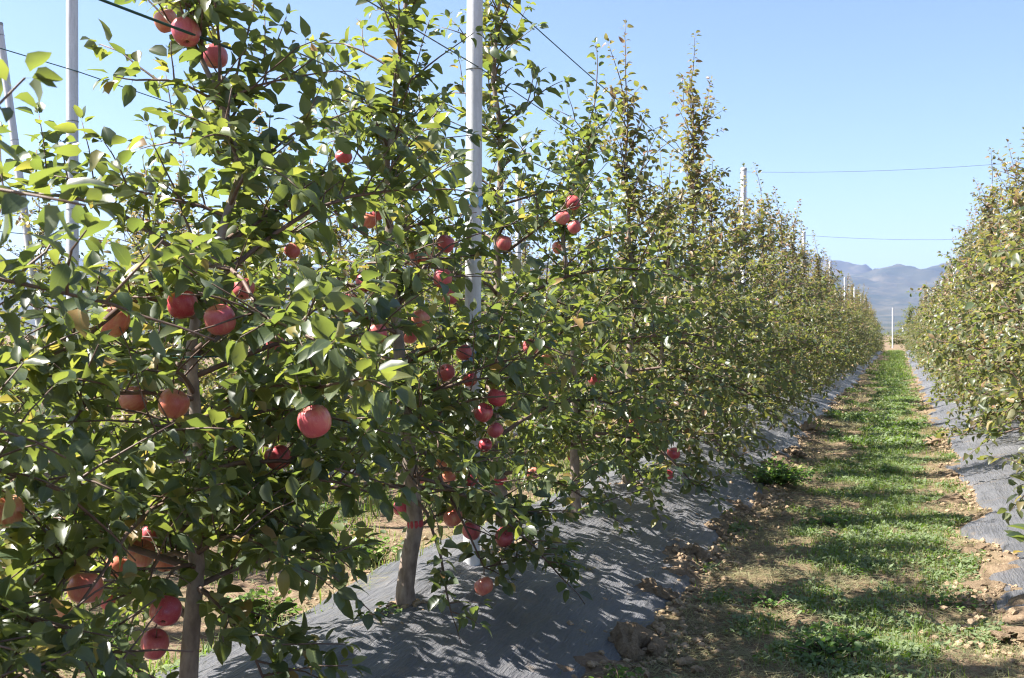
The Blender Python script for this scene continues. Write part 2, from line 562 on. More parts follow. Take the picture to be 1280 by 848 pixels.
# ------------------------------------------------------------------ lumps of earth holding the sheets down
def lump_mesh(name, seed):
    """a heap of crumbly earth: overlapping lumps fused into one surface"""
    r = np.random.default_rng(seed)
    bm = bmesh.new()
    for k in range(46):
        q = r.random() ** .6
        a = r.uniform(0, 6.28)
        h = (1 - q) * r.uniform(.2, .8)
        s = r.uniform(.14, .36) * (1.1 - .4 * q)
        m = Matrix.Translation((q * math.cos(a) * .95, q * math.sin(a) * .95, h)) @ Matrix.Rotation(r.uniform(0, 3), 4, (r.normal(), r.normal(), r.normal() + .1))
        bmesh.ops.create_cube(bm, size=s * 1.6, matrix=m @ Matrix.Diagonal((r.uniform(.7, 1.2), r.uniform(.7, 1.2), r.uniform(.6, 1), 1)))
    me = bpy.data.meshes.new(name); bm.to_mesh(me); bm.free()
    o = bpy.data.objects.new('tmp', me); COL.objects.link(o)
    md = o.modifiers.new('r', 'REMESH'); md.mode = 'VOXEL'; md.voxel_size = .055
    dg = bpy.context.evaluated_depsgraph_get()
    me2 = bpy.data.meshes.new_from_object(o.evaluated_get(dg))
    bpy.data.objects.remove(o)
    co = np.empty(len(me2.vertices) * 3); me2.vertices.foreach_get('co', co); co = co.reshape(-1, 3)
    d = co / (np.linalg.norm(co, axis=1, keepdims=True) + 1e-6)
    n = fbm(co[:, 0] * 5 + co[:, 2] * 3 + 50, co[:, 1] * 5 - co[:, 2] * 4 + 50, seed, 3) - .5
    co += d * (n * .22)[:, None]
    me2.vertices.foreach_set('co', co.ravel())
    me2.polygons.foreach_set('use_smooth', [False] * len(me2.polygons))
    me2.update()
    me2.name = name
    me2.materials.clear(); me2.materials.append(M['clod'])
    return me2


LUMP = [lump_mesh('clod', 100 + i) for i in range(5)]
CL = [  # x, y, sx, sy, sz, label
    (-1.11, 4.54, 0.15, 0.13, 0.17, 'pale knobbly clod of earth on the near edge of the grey sheet'),
    (-1.20, 5.35, 0.10, 0.12, 0.10, 'brown earth lump on the left sheet edge just beyond the knobbly clod'),
    (-1.16, 6.35, 0.07, 0.16, 0.07, 'brown earth lump on left sheet edge, third from the near end'),
    (-1.22, 7.25, 0.11, 0.10, 0.09, 'brown earth lump on left sheet edge, fourth from the near end'),
    (-1.10, 9.00, 0.09, 0.20, 0.09, 'brown earth lump beside the dark weed bush on the left sheet edge'),
    (-1.22, 10.90, 0.13, 0.16, 0.11, 'brown earth lump on left sheet edge just past the dark weed bush'),
    (-1.14, 12.30, 0.10, 0.22, 0.10, 'brown earth lump on left sheet edge, second past the dark weed bush'),
    (-1.18, 15.20, 0.15, 0.20, 0.13, 'distant brown earth lump on left sheet edge, third past the weed bush'),
    (0.62, 4.30, 0.10, 0.10, 0.09, 'brown earth lump on the right sheet in the bottom right corner'),
    (0.54, 5.20, 0.15, 0.12, 0.07, 'flat brown earth lump on right sheet edge by the near pale leaves'),
    (0.47, 6.30, 0.09, 0.13, 0.08, 'brown earth lump on right sheet edge, second from the bottom corner'),
    (0.50, 7.15, 0.13, 0.10, 0.08, 'brown earth lump on right sheet edge, third from the bottom corner'),
    (0.45, 9.30, 0.10, 0.20, 0.10, 'brown earth lump on right sheet edge, fourth from the bottom corner'),
    (0.52, 11.00, 0.13, 0.20, 0.09, 'distant brown earth lump on right sheet edge, fifth from the corner'),
    (0.46, 14.20, 0.15, 0.22, 0.12, 'distant brown earth lump on right sheet edge, sixth from the corner'),
]
for i, (x, y, a, b, c, lab) in enumerate(CL):
    o = link('soil_clod', LUMP[i % 5], None, (x, y, ground_z1(x, y) + c * .02))
    o.scale = (a, b, c); o.rotation_euler = (0, 0, i * 1.7)
    tag(o, lab, 'clod', 'earth lumps holding down the sheet edges')

# loose crumbs of earth along the sheet edges and on bare soil
cv = []; cf = []
_b = bmesh.new(); bmesh.ops.create_icosphere(_b, subdivisions=1, radius=1)
base = np.array([tuple(v.co) for v in _b.verts]) * np.array([1, 1, .75])
bf = np.array([[v.index for v in f.verts] for f in _b.faces]); _b.free()
cx = []; cy = []; cs = []
for key, side, n in (('left', 1, 2300), ('right', -1, 1300), ('left', -1, 900), ('second', 1, 500)):
    y = 2.5 + 30 * rng.random(n) ** 1.9
    e = np.interp(y, *EDGE[key, side])
    cx.append(e + side * np.abs(rng.normal(0, .14, n)) - side * .05); cy.append(y); cs.append(rng.lognormal(-4.55, .5, n) * (1 + y / 40))
for lx, ly, a, b, c, lab in CL:
    n = 110
    cx.append(lx + rng.normal(0, a * 1.3, n)); cy.append(ly + rng.normal(0, b * 1.3, n)); cs.append(rng.lognormal(-4.5, .6, n))
for ty in (2.54, 4.0, 5.23, 6.5, 7.8):          # loose soil round the foot of each trunk
    n = 90
    cx.append(-1.96 + rng.normal(0, .05, n)); cy.append(ty + rng.normal(-.02, .10, n)); cs.append(rng.lognormal(-4.7, .5, n))
cx = np.concatenate(cx); cy = np.concatenate(cy); cs = np.clip(np.concatenate(cs), .003, .024)
cz = np.maximum(ground_z(cx, cy), 0) + cs * .3 + np.where(np.abs(cx + 1.96) < .3, .045, 0)
n = len(cx)
jit = base[None] * (1 + rng.normal(0, .2, (n, 12, 3)))
jit = jit * cs[:, None, None]
V = jit + np.stack([cx, cy, cz], -1)[:, None]
F = bf[None] + (np.arange(n) * 12)[:, None, None]
tag(link('soil_crumbs', fast_mesh('soil_crumbs', V.reshape(-1, 3), F.reshape(-1, 3), M['clod'], False)), kind='stuff',
    label='loose crumbs of brown earth along the sheet edges', cat='soil')
# ------------------------------------------------------------------ leaf shapes
def leaf_shape(seed, fold, curl, width, twist):
    r = np.random.default_rng(seed)
    st = [.0, .22, .52, .80, 1.0]
    hw = [0, .40, .5, .33, 0]
    pet = .26
    v = []; uv = []
    def P(s, a, w):      # along, across(-1..1)
        z = -curl * s * s + fold * abs(a) * w * (1 - .3 * s) + (r.normal(0, .022) if a else 0)
        y = a * w
        tw = twist * s
        y, z2 = y * math.cos(tw), y * math.sin(tw)
        return (pet + s * (1 - .12 * curl), y, z + z2 - .04)
    v.append(P(0, 0, 0)); uv.append((.5, 0))
    for s, h in zip(st[1:4], hw[1:4]):
        w = h * width
        for a in (-1, 0, 1):
            v.append(P(s, a, w)); uv.append((.5 + a * .5, s))
    v.append(P(1, 0, 0)); uv.append((.5, 1))
    f = [(0, 2, 1), (0, 3, 2)]
    for k in (1, 4):
        f += [(k, k + 1, k + 4), (k, k + 4, k + 3), (k + 1, k + 2, k + 5), (k + 1, k + 5, k + 4)]
    f += [(7, 8, 10), (8, 9, 10)]
    b = len(v)
    v += [(0, -.012, 0), (0, .012, 0), (pet * 1.15, 0, -.035)]
    uv += [(.5, 0), (.5, 0), (.5, .0)]
    f += [(b, b + 2, b + 1)]
    return np.array(v), np.array(f)[:, ::-1], np.array(uv)


LV = []
_r = np.random.default_rng(5)
for i in range(20):
    LV.append(leaf_shape(i, _r.uniform(.1, .95), _r.uniform(.0, .6), _r.uniform(.46, .72), _r.normal(0, .5)))
NLV, NLF = len(LV[0][0]), len(LV[0][1])


def tints(n, r, turn, spread):
    t = np.clip(r.normal(turn, spread, n), 0, 1)
    old = r.random(n)
    t = np.where(old > .965, r.uniform(.65, 1, n), t)
    return t, np.clip(r.normal(.5, .22, n), 0, 1)


def leaves_mesh(name, L, mat, turn=.2, spread=.18, seed=0, redden=0.0):
    """L = dict(p (n,3), x (n,3), z (n,3), s (n,)) joined into one mesh"""
    r = np.random.default_rng(seed)
    n = len(L['p'])
    vi = r.integers(0, len(LV), n)
    B = np.stack([l[0] for l in LV])[vi]          # n,NLV,3
    UV = np.stack([l[2] for l in LV])[vi]
    y = np.cross(L['z'], L['x'])
    V = (B[:, :, 0:1] * L['x'][:, None] + B[:, :, 1:2] * y[:, None] + B[:, :, 2:3] * L['z'][:, None]) * L['s'][:, None, None] + L['p'][:, None]
    F = LV[0][1][None] + (np.arange(n) * NLV)[:, None, None]
    t, g = tints(n, r, turn, spread)
    t = np.clip(t + np.clip((L['p'][:, 2] - 1.5) * redden, 0, .4), 0, 1)      # young shoots up top have turned
    A = np.empty((n, NLV, 4)); A[:, :, 0] = t[:, None]; A[:, :, 1] = g[:, None]; A[:, :, 2:] = UV
    return fast_mesh(name, V.reshape(-1, 3), F.reshape(-1, 3), mat, True, A.reshape(-1, 4))


# single-leaf meshes for the leaves that can be picked out one by one
LEAF_ONE = []
_r = np.random.default_rng(77)
for i in range(40):
    v, f, uv = LV[i % 20]
    t, g = tints(1, _r, .16, .17)
    a = np.empty((NLV, 4)); a[:, 0] = t; a[:, 1] = g; a[:, 2:] = uv
    LEAF_ONE.append(fast_mesh('leaf', v, f, M['leaf'], True, a))
LEAF_FAR = []
for i in range(24):
    v, f, uv = LV[i % 20]
    t, g = tints(1, _r, .3, .22)
    a = np.empty((NLV, 4)); a[:, 0] = t; a[:, 1] = g; a[:, 2:] = uv
    LEAF_FAR.append(fast_mesh('leaf', v, f, M['leaf_far'], True, a))


# ------------------------------------------------------------------ growing a tree
def unit(v):
    v = np.asarray(v, float)
    return v / (np.linalg.norm(v) + 1e-9)


class Tree:
    def __init__(s, seed, height, leader=None, nlimb=30, reach=1.0, dens=1.0, clear_h=.42, lsize=.074, top_shoots=3, top=1.0, base_r=.034, skirts=5, cut=0.0, topd=1.0, bar=(.68, .46, .30, .2)):
        s.r = np.random.default_rng(seed); r = s.r
        s.H = height; s.dens0 = dens; s.dens = dens; s.lsize = lsize; s.top = top; s.skirts = skirts; s.cut = cut; s.topd = topd; s.bar = bar
        s.lp = []; s.lx = []; s.lz = []; s.ls = []
        s.limbs = []                 # list of MB
        if leader is None:
            k = int(height / .22) + 2
            hs = np.linspace(0, height, k)
            wob = np.cumsum(r.normal(0, .022, (k, 2)), 0); wob -= wob[0]
            s.lead = np.column_stack([wob * .9, hs])
        else:
            a = np.array(leader, float)
            hs = np.arange(0, a[-1, 1] + .01, .13)
            off = np.interp(hs, a[:, 1], a[:, 0]) + r.normal(0, .004, len(hs))
            dep = np.cumsum(r.normal(0, .008, len(hs))); dep -= dep[0]
            s.lead = np.column_stack([off * .938 - dep * .348, off * .348 + dep * .938, hs])
        s.lrad = base_r * (1 - (s.lead[:, 2] / s.lead[-1, 2]) ** .8) + .005
        s.lrad[0] *= 1.25
        s.trunk = MB().tube(s.lead, s.lrad, 10)
        s.reach = reach; s.clear_h = clear_h; s.nlimb = nlimb; s.top_shoots = top_shoots
        s.limb_pts = []

    def lead_at(s, h):
        z = s.lead[:, 2]
        return np.array([np.interp(h, z, s.lead[:, 0]), np.interp(h, z, s.lead[:, 1]), h])

    def spread(s, h):
        return s.reach * float(np.interp(h, [.3, .6, 1.2, 1.7, 2.2, 2.8, 3.6, 4.5], [.85, 1.0, .94, *s.bar, .13])) * (s.top if h > 1.55 else 1)

    def side(s, h, az):
        """low limbs on the alley side were cut back on some trees"""
        return 1 - s.cut * max(0, math.cos(az - .36)) * (1 if h < .95 else 0)

    def set_dens(s, h):
        s.dens = s.dens0 * float(np.interp(h, [.4, 1.2, 1.8, 2.4, 3.2], [1.3, 1.15, .95, .8, .75])) * (s.topd if h > 1.55 else 1)

    def leaf(s, p, d, up=None, size=None):
        r = s.r
        d = unit(d + r.normal(0, .22, 3) + np.array([0, 0, -.12]))
        z = np.array([0, 0, 1.0]) + r.normal(0, .42, 3) if up is None else up
        z = unit(z - d * d.dot(z))
        s.lp.append(p); s.lx.append(d); s.lz.append(z)
        s.ls.append((size or s.lsize) * r.uniform(.62, 1.18))

    def shoot(s, mb, p0, d, L, rad, step=.030, droop=0.0, lsize=None, bare=.0):
        """a leafy shoot; leaves set in a spiral"""
        r = s.r
        n = max(3, int(L / .07))
        pts = [np.array(p0, float)]
        d = unit(d)
        for i in range(n):
            d = unit(d + r.normal(0, .09, 3) + np.array([0, 0, -droop / n]))
            pts.append(pts[-1] + d * L / n)
        pts = np.array(pts)
        mb.tube(pts, np.linspace(rad, .0016, len(pts)), 4)
        cum = np.linspace(0, L, len(pts))
        a = r.uniform(0, 6.28)
        x = L * bare + step * .7
        while x < L:
            p = np.array([np.interp(x, cum, pts[:, k]) for k in range(3)])
            j = min(len(pts) - 2, int(x / L * (len(pts) - 1)))
            t = unit(pts[j + 1] - pts[j])
            u = unit(np.cross(t, (0.3, .2, 1.0))); w = np.cross(t, u)
            s.leaf(p, t * .55 + (u * math.cos(a) + w * math.sin(a)), size=(lsize or s.lsize) * (1 - .25 * (x / L) ** 2))
            a += 2.4; x += step * r.uniform(.7, 1.3) / s.dens
        for k in range(3):
            s.leaf(pts[-1], d + r.normal(0, .5, 3), size=(lsize or s.lsize) * .7)
        return pts

    def spur(s, p, axis_d):
        r = s.r
        for k in range(int(r.integers(3, 7) * min(1, s.dens) + .5)):
            a = r.uniform(0, 6.28)
            s.leaf(p, np.array([math.cos(a), math.sin(a), r.uniform(-.25, .75)]) + axis_d * .2)

    def limb(s, pts, rad, leafy=.22, shoots=1.0, sl=1.0):
        """limb along a given polyline (n,3)"""
        r = s.r
        pts = np.asarray(pts, float)
        s.set_dens(pts[:, 2].mean())
        mb = MB()
        mb.tube(pts, np.linspace(rad, .003, len(pts)), 6)
        seg = np.linalg.norm(np.diff(pts, axis=0), axis=1)
        cum = np.concatenate([[0], np.cumsum(seg)]); L = cum[-1]
        x = L * leafy
        while x < L:
            p = np.array([np.interp(x, cum, pts[:, k]) for k in range(3)])
            j = min(len(seg) - 1, int(np.searchsorted(cum, x, 'right') - 1))
            t = unit(pts[j + 1] - pts[j])
            if r.random() < .60 * shoots:
                a = r.uniform(0, 6.28)
                u = unit(np.cross(t, (0, 0, 1.0))); w = np.cross(u, t)
                d = t * r.uniform(.2, .9) + u * math.cos(a) + w * abs(math.sin(a)) * 1.0 + np.array([0, 0, .15])
                s.shoot(mb, p, d, r.uniform(.10, .30) * sl, .0035, droop=.25)
            else:
                s.spur(p, t)
            x += r.uniform(.045, .085) / s.dens
        s.shoot(mb, pts[-1], pts[-1] - pts[-2], r.uniform(.10, .24), .003, droop=.2)
        s.limbs.append(mb); s.limb_pts.append(pts)

    def auto_limb(s, h, az, L, el, droop, rad):
        r = s.r
        p = s.lead_at(h)
        n = max(4, int(L / .12))
        d = np.array([math.cos(az) * math.cos(el), math.sin(az) * math.cos(el), math.sin(el)])
        pts = [p]
        for i in range(n):
            d = unit(d + r.normal(0, .10, 3) + np.array([0, 0, -droop / n]))
            pts.append(pts[-1] + d * L / n)
        pts = np.array(pts)
        pts[:, 2] = np.maximum(pts[:, 2], .20)
        s.limb(pts, rad)

    def grow(s, n=None):
        r = s.r
        az = r.uniform(0, 6.28)
        n = n or s.nlimb
        Ht = s.lead[-1, 2]
        for i in range(n):
            h = s.clear_h + (Ht * .93 - s.clear_h) * ((i + r.random()) / n) ** 1.12
            az += 2.4 + r.normal(0, .35)
            L = s.spread(h) * r.uniform(.68, 1.22) * s.side(h, az)
            el = R(np.interp(h, [.4, 1.0, 2.0, 3.2], [18, 30, 44, 56]) + r.normal(0, 10))
            s.auto_limb(h, az, L, el, np.interp(h, [.4, 1.2, 2.4], [.95, .75, .2]), .013 * (1 - .55 * h / Ht) * (.6 + .5 * L))
        for i in range(s.skirts):          # low hanging skirts
            az += 2.4
            s.auto_limb(r.uniform(.45, .75), az, r.uniform(.6, 1.0) * s.reach * s.side(.5, az), R(r.uniform(-5, 22)), r.uniform(.8, 1.3), .010)
        mb = MB()
        s.set_dens(2.0)
        for i in range(s.top_shoots):
            h = Ht * r.uniform(.5, .95)
            p = s.lead_at(h)
            m1 = MB()
            s.shoot(m1, p, (r.normal(0, .22), r.normal(0, .22), 1), r.uniform(.4, .85), .006, step=.019, lsize=s.lsize * .95, bare=.05)
            s.limbs.append(m1)
        s.shoot(mb, s.lead[-1], s.lead[-1] - s.lead[-2] + np.array([0, 0, .1]), r.uniform(.3, .5), .005, step=.019, lsize=s.lsize * .9)
        # leaves straight on the upper leader
        for h in np.arange(s.clear_h + .02, Ht, .05):
            if h > Ht * .45 or r.random() < .6:
                a = r.uniform(0, 6.28)
                q = np.array([math.cos(a), math.sin(a), .2]) * r.uniform(.02, .09) * (h < Ht * .45)
                s.spur(s.lead_at(h) + q, np.array([0, 0, .6]))
        s.limbs.append(mb)
        return s

    def fruit_limb(s, a):
        """a limb from the leader that carries an apple whose stalk ends at a (local)"""
        r = s.r
        a = np.asarray(a, float)
        best = None
        for li, pts in enumerate(s.limb_pts):
            dd = np.linalg.norm(pts - a, axis=1)
            j = int(np.argmin(dd))
            if dd[j] < .22 and pts[j, 2] > a[2] - .02 and (best is None or dd[j] < best[0]): best = (dd[j], li, j)
        if best:
            _, li, j = best
            p = s.limb_pts[li][j]
            m = (p + a) / 2 + np.array([0, 0, .02])
            s.limbs[li].tube([p, m, a], [.0035, .003, .0025], 4)
            s.spur(m, unit(a - p)); s.spur(p, unit(a - p))
            return
        hd = math.hypot(*(a[:2] - s.lead_at(min(a[2], s.lead[-1, 2]))[:2]))
        h = min(max(a[2] - .15 * hd, s.clear_h * .8 + .075 * (len(s.limbs) * 3 % 7)), s.lead[-1, 2] * .97)
        p = s.lead_at(h)
        t = np.linspace(0, 1, 7)[:, None]
        top = a + np.array([0, 0, .035])
        mid = (p + top) / 2 + np.array([r.normal(0, .04), r.normal(0, .04), .10 * hd + .03])
        pts = (1 - t) ** 2 * p + 2 * t * (1 - t) * mid + t ** 2 * top
        ext = unit(top[:2] - p[:2]) * r.uniform(.10, .25)
        pts = np.vstack([pts, top + np.array([ext[0], ext[1], .02])])
        k = len(s.limbs)
        s.limb(pts, .007 + .006 * hd, .3, .8)
        s.limbs[k].tube([top, (top + a) / 2, a], [.003, .003, .0025], 4)

    def arrays(s, clear=(), keep_boxes=()):
        L = dict(p=np.array(s.lp), x=np.array(s.lx), z=np.array(s.lz), s=np.array(s.ls))
        ok = np.ones(len(L['p']), bool)
        c = L['p'] + L['x'] * (L['s'] * .75)[:, None]
        for a, b, rad in clear:
            a = np.asarray(a, float); b = np.asarray(b, float)
            ab = b - a
            for q in (c, L['p'] + L['x'] * (L['s'] * 1.2)[:, None], L['p']):
                t = np.clip(((q - a) @ ab) / (ab @ ab), 0, 1)
                ok &= np.linalg.norm(q - a - t[:, None] * ab, axis=1) > rad
        ok &= c[:, 2] > .06
        return {k: v[ok] for k, v in L.items()}


def join_mb(mbs):
    o = MB()
    for m in mbs:
        b = len(o.v)
        o.v += m.v
        o.f += [tuple(i + b for i in q) for q in m.f]
    return o


def mb_split_mats(mb, name, mat):
    return mb.mesh(name, mat)


# ------------------------------------------------------------------ the apples
APPLES = [
(-1.945,2.514,2.300,0.0420,0,0,'pink apple, largest of the three at the top of the nearest full tree'),
(-2.380,2.968,2.506,0.0417,0,2,'orange tinged apple behind the largest apple at the treetop'),
(-2.100,2.861,2.331,0.0420,0,0,'red apple under the sagging wire, lowest of the treetop three'),
(-1.853,2.378,1.502,0.0420,0,1,'red apple showing its dimple just left of the fork in the nearest trunk'),
(-1.668,2.293,1.458,0.0420,0,0,'pink apple touching the right side of the nearest trunk below its fork'),
(-2.031,2.312,1.453,0.0420,0,2,'pale orange apple under the long diagonal grey limb'),
(-2.128,3.061,1.578,0.0389,0,0,'pink apple half hidden behind leaves right of the trunk fork'),
(-1.876,2.369,1.228,0.0420,0,2,'orange red apple against the left side of the nearest trunk'),
(-1.336,2.213,1.207,0.0420,0,0,'large pink apple hanging alone right of the nearest trunk'),
(-1.848,2.844,1.028,0.0420,0,1,'dark red apple below and left of the large lone pink apple'),
(-2.023,3.100,1.387,0.0347,0,0,'small pink apple just under the level green wire'),
(-1.971,3.119,1.709,0.0278,0,0,'small pink apple in upper leaves right of the nearest trunk'),
(-2.215,2.604,1.217,0.0420,0,2,'orange apple half hidden behind leaves left of the apple on the trunk'),
(-1.897,2.361,0.655,0.0420,0,1,'bright red apple low beside the foot of the nearest trunk'),
(-2.033,2.481,0.515,0.0420,0,0,'pink apple lowest of all at the foot of the nearest trunk'),
(-2.192,2.613,0.743,0.0420,0,2,'orange apple in the low shaded cluster, upper middle one'),
(-2.385,2.966,0.631,0.0389,0,2,'orange red apple of the shaded cluster, nearest to the trunk'),
(-2.542,2.908,0.615,0.0417,0,2,'red orange apple in the middle of the low shaded cluster'),
(-1.906,2.066,0.786,0.0420,0,2,'big orange apple in shade, largest of the low cluster'),
(-2.729,2.838,0.459,0.0417,0,2,'small yellow orange apple, leftmost of the low shaded cluster'),
(-2.568,2.898,0.490,0.0305,0,0,'small dull red apple just below the big shaded orange one'),
(-2.435,2.947,0.726,0.0305,0,0,'small pink apple at the top of the low shaded cluster'),
(-1.965,1.884,1.002,0.0377,-1,2,'orange apple behind a bright leaf at the left picture edge'),
(-2.486,4.389,2.270,0.0383,1,1,'small dark red apple alone against the sky left of the second trunk'),
(-2.371,4.415,1.962,0.0420,1,2,'orange red apple, lower of a pair left of the second trunk'),
(-2.335,4.445,1.998,0.0345,1,0,'red apple, upper of a pair left of the second trunk'),
(-1.935,4.346,1.833,0.0420,1,0,'pink apple upper of two beside the tall post'),
(-1.793,3.994,1.655,0.0420,1,0,'pink apple lower of two beside the tall post'),
(-2.183,4.043,1.647,0.0420,1,0,'pink apple in sunlit leaves left of the second trunk, at wire height'),
(-2.162,3.857,1.551,0.0420,1,0,'pink apple, leftmost on the second tree at mid height'),
(-1.972,3.748,1.423,0.0420,1,0,'round pink apple below the leftmost mid height apples'),
(-2.188,4.483,1.416,0.0420,1,0,'pink apple on the second trunk below an orange one'),
(-2.177,4.504,1.784,0.0383,1,2,'orange apple touching the second trunk, left of another'),
(-2.113,4.528,1.784,0.0345,1,2,'small orange apple half hidden right of the second trunk'),
(-2.008,4.567,1.600,0.0383,1,0,'small pink apple tucked under the two beside the post'),
(-1.956,4.127,1.490,0.0420,1,2,'orange apple on the second trunk above a pink one'),
(-1.947,4.589,1.332,0.0383,1,0,'pink apple in front of the post near the lower blue tape'),
(-2.020,4.545,1.237,0.0420,1,0,'pink apple left of the post, upper one of the dark limb cluster'),
(-1.922,4.599,1.205,0.0364,1,1,'dark red apple in front of the post above the red pair'),
(-1.645,4.243,1.143,0.0420,1,1,'bright red apple, right one of the red pair past the post'),
(-1.700,4.222,1.077,0.0420,1,1,'bright red apple, left one of the red pair past the post'),
(-1.807,4.641,0.960,0.0383,1,0,'pink apple directly below the bright red pair'),
(-1.854,4.624,0.888,0.0345,1,1,'small red apple, lowest under the bright red pair'),
(-2.148,4.515,0.742,0.0383,1,2,'orange apple behind a big leaf above the grafted trunk'),
(-2.016,4.564,0.734,0.0345,1,2,'orange red apple between big leaves left of the post foot'),
(-1.919,4.600,0.723,0.0345,1,1,'red apple half hidden behind a leaf at the post foot'),
(-2.044,4.553,0.807,0.0287,1,2,'tiny orange apple deep in the leaves left of the post'),
(-2.220,4.471,0.591,0.0420,1,1,'red apple just above the red graft tape, to its left'),
(-1.825,4.176,0.618,0.0420,1,2,'pale orange apple, left of the two in front of the post foot'),
(-1.826,4.387,0.522,0.0420,1,0,'salmon pink apple right of the two in front of the post foot'),
(-1.615,4.254,0.531,0.0420,1,0,'pink apple right of the post foot among dark leaves'),
(-1.697,4.223,0.317,0.0420,1,2,'orange apple hanging lowest over the grey sheet'),
(-2.479,4.392,0.796,0.0287,1,2,'small orange apple in dark leaves right of the lone pink one'),
(-1.938,5.105,1.899,0.0420,2,0,'pink apple right of the post at the height of the blue tape'),
(-1.766,5.776,2.181,0.0441,3,1,'red apple, topmost of the four against the sky on the fourth tree'),
(-1.834,5.790,2.101,0.0420,3,0,'pink apple, second down of the four on the fourth tree'),
(-1.872,6.157,2.082,0.0420,3,0,'pink apple, third down of the four on the fourth tree'),
(-2.088,6.505,1.987,0.0420,3,2,'orange apple, lowest of the four on the fourth tree'),
(-1.808,5.153,1.353,0.0420,2,0,'pale pink apple above the arched dark limb'),
(-1.945,5.827,1.269,0.0354,2,2,'small pale orange apple right below the arched dark limb'),
(-1.991,7.026,1.101,0.0420,3,1,'small bright red apple in yellow green leaves of the fourth tree'),
(-1.846,7.634,0.772,0.0420,4,2,'small pale orange apple in sunlit leaves of the fifth tree'),
(-2.005,8.375,0.578,0.0362,4,1,'tiny red apple below the pale orange one of the fifth tree'),
(-1.465,7.189,0.589,0.0474,4,1,'red apple hanging over the shaded grey sheet'),
(-2.016,5.801,0.598,0.0378,2,2,'orange apple low behind the white backed leaves'),
(-2.147,7.022,0.557,0.0395,3,0,'pale pink apple between the white backed leaves'),
(-1.560,7.480,0.400,0.0360,4,1,'tiny red apple low in the shade over the grey sheet'),
(-1.963,9.671,1.030,0.0375,5,1,'tiny red apple in dark leaves of the sixth tree'),
]


def apple_mesh(i, mat):
    r = np.random.default_rng(300 + i)
    prof = [(0.0, .60), (.07, .62), (.16, .73), (.30, .86), (.52, .93), (.76, .80), (.93, .52), (1.0, .16), (.985, -.16), (.90, -.48), (.74, -.76), (.52, -.92), (.34, -.965), (.20, -.90), (.10, -.80), (0, -.78)]
    n = 20
    sq = r.uniform(.86, .95)
    v = []; f = []
    for k, (pr, pz) in enumerate(prof):
        if pr == 0:
            v.append((0, 0, pz * sq)); continue
        for j in range(n):
            a = j * 2 * math.pi / n
            lob = 1 + .028 * math.cos(5 * a + 1) * (1 if pz < 0 else .4) + .035 * math.cos(2 * a + i)
            zz = pz * sq + .05 * math.cos(a + i) * pr
            v.append((pr * lob * math.cos(a), pr * lob * math.sin(a), zz))
    rings = len(prof) - 2
    for j in range(n):
        f.append((0, 1 + j, 1 + (j + 1) % n))
    for k in range(rings - 1):
        b = 1 + k * n
        for j in range(n):
            f.append((b + j, b + n + j, b + n + (j + 1) % n, b + (j + 1) % n))
    e = len(v) - 1; b = 1 + (rings - 1) * n
    for j in range(n):
        f.append((b + j, e, b + (j + 1) % n))
    me = bpy.data.meshes.new('skin')
    me.from_pydata(v, [], f)
    me.polygons.foreach_set('use_smooth', [True] * len(f))
    me.materials.append(mat)
    me.update()
    return me


# real-size apple meshes (object scale stays close to 1)
APM = {}
for k in range(3):
    for i in range(3):
        me = apple_mesh(i + k * 3, M['apple%d' % k])
        me.transform(Matrix.Scale(.042, 4))
        APM[k, i] = me
_st = MB().tube([(0, 0, .60 * .042 * .9), (.001, .001, .033), (.004, .002, .048)], [.0016, .0013, .0019], 5)
STALK = _st.mesh('stalk', M['stalk'])
_cx = MB()
for q in range(5):
    a = q * 1.2566
    _cx.tube([(.002 * math.cos(a), .002 * math.sin(a), -.0295), (.004 * math.cos(a), .004 * math.sin(a), -.034), (.0065 * math.cos(a), .0065 * math.sin(a), -.0365)], [.0015, .0015, .0005], 3)
CALYX = _cx.mesh('calyx', M['stalk'])
for i, (x, y, z, rad, t, mt, lab) in enumerate(APPLES):
    rr_ = np.random.default_rng(900 + i)
    root = empty('apple', (x, y, z))
    sc = rad / .042
    root.scale = (sc, sc, sc)
    root.rotation_euler = (rr_.normal(0, .38), rr_.normal(0, .38), rr_.uniform(0, 6.28))
    tag(root, lab, 'apple', 'apples hanging in the trees')
    sk_ = link('skin', APM[mt, int(rr_.integers(0, 3))], root)
    link('stalk', STALK, root)
    link('calyx', CALYX, sk_)

# ------------------------------------------------------------------ trees of the near row, each grown on its own
CAMP = np.array([0, 0, 1.42])
CR = np.array([math.cos(HEAD), math.sin(HEAD), 0]); CF = np.array([-math.sin(HEAD), math.cos(HEAD), 0])


def show_size(P, s):
    """how large a leaf would show; 0 when out of view (only used to choose which leaves become parts of their own)"""
    q = P - CAMP
    d = q @ CF
    u = (q @ CR) / np.maximum(d, .05) * 1300; w = q[:, 2] / np.maximum(d, .05) * 1300
    inside = (d > .3) & (np.abs(u) < 650) & (np.abs(w) < 434)
    return np.where(inside, s / np.maximum(d, .3), 0)


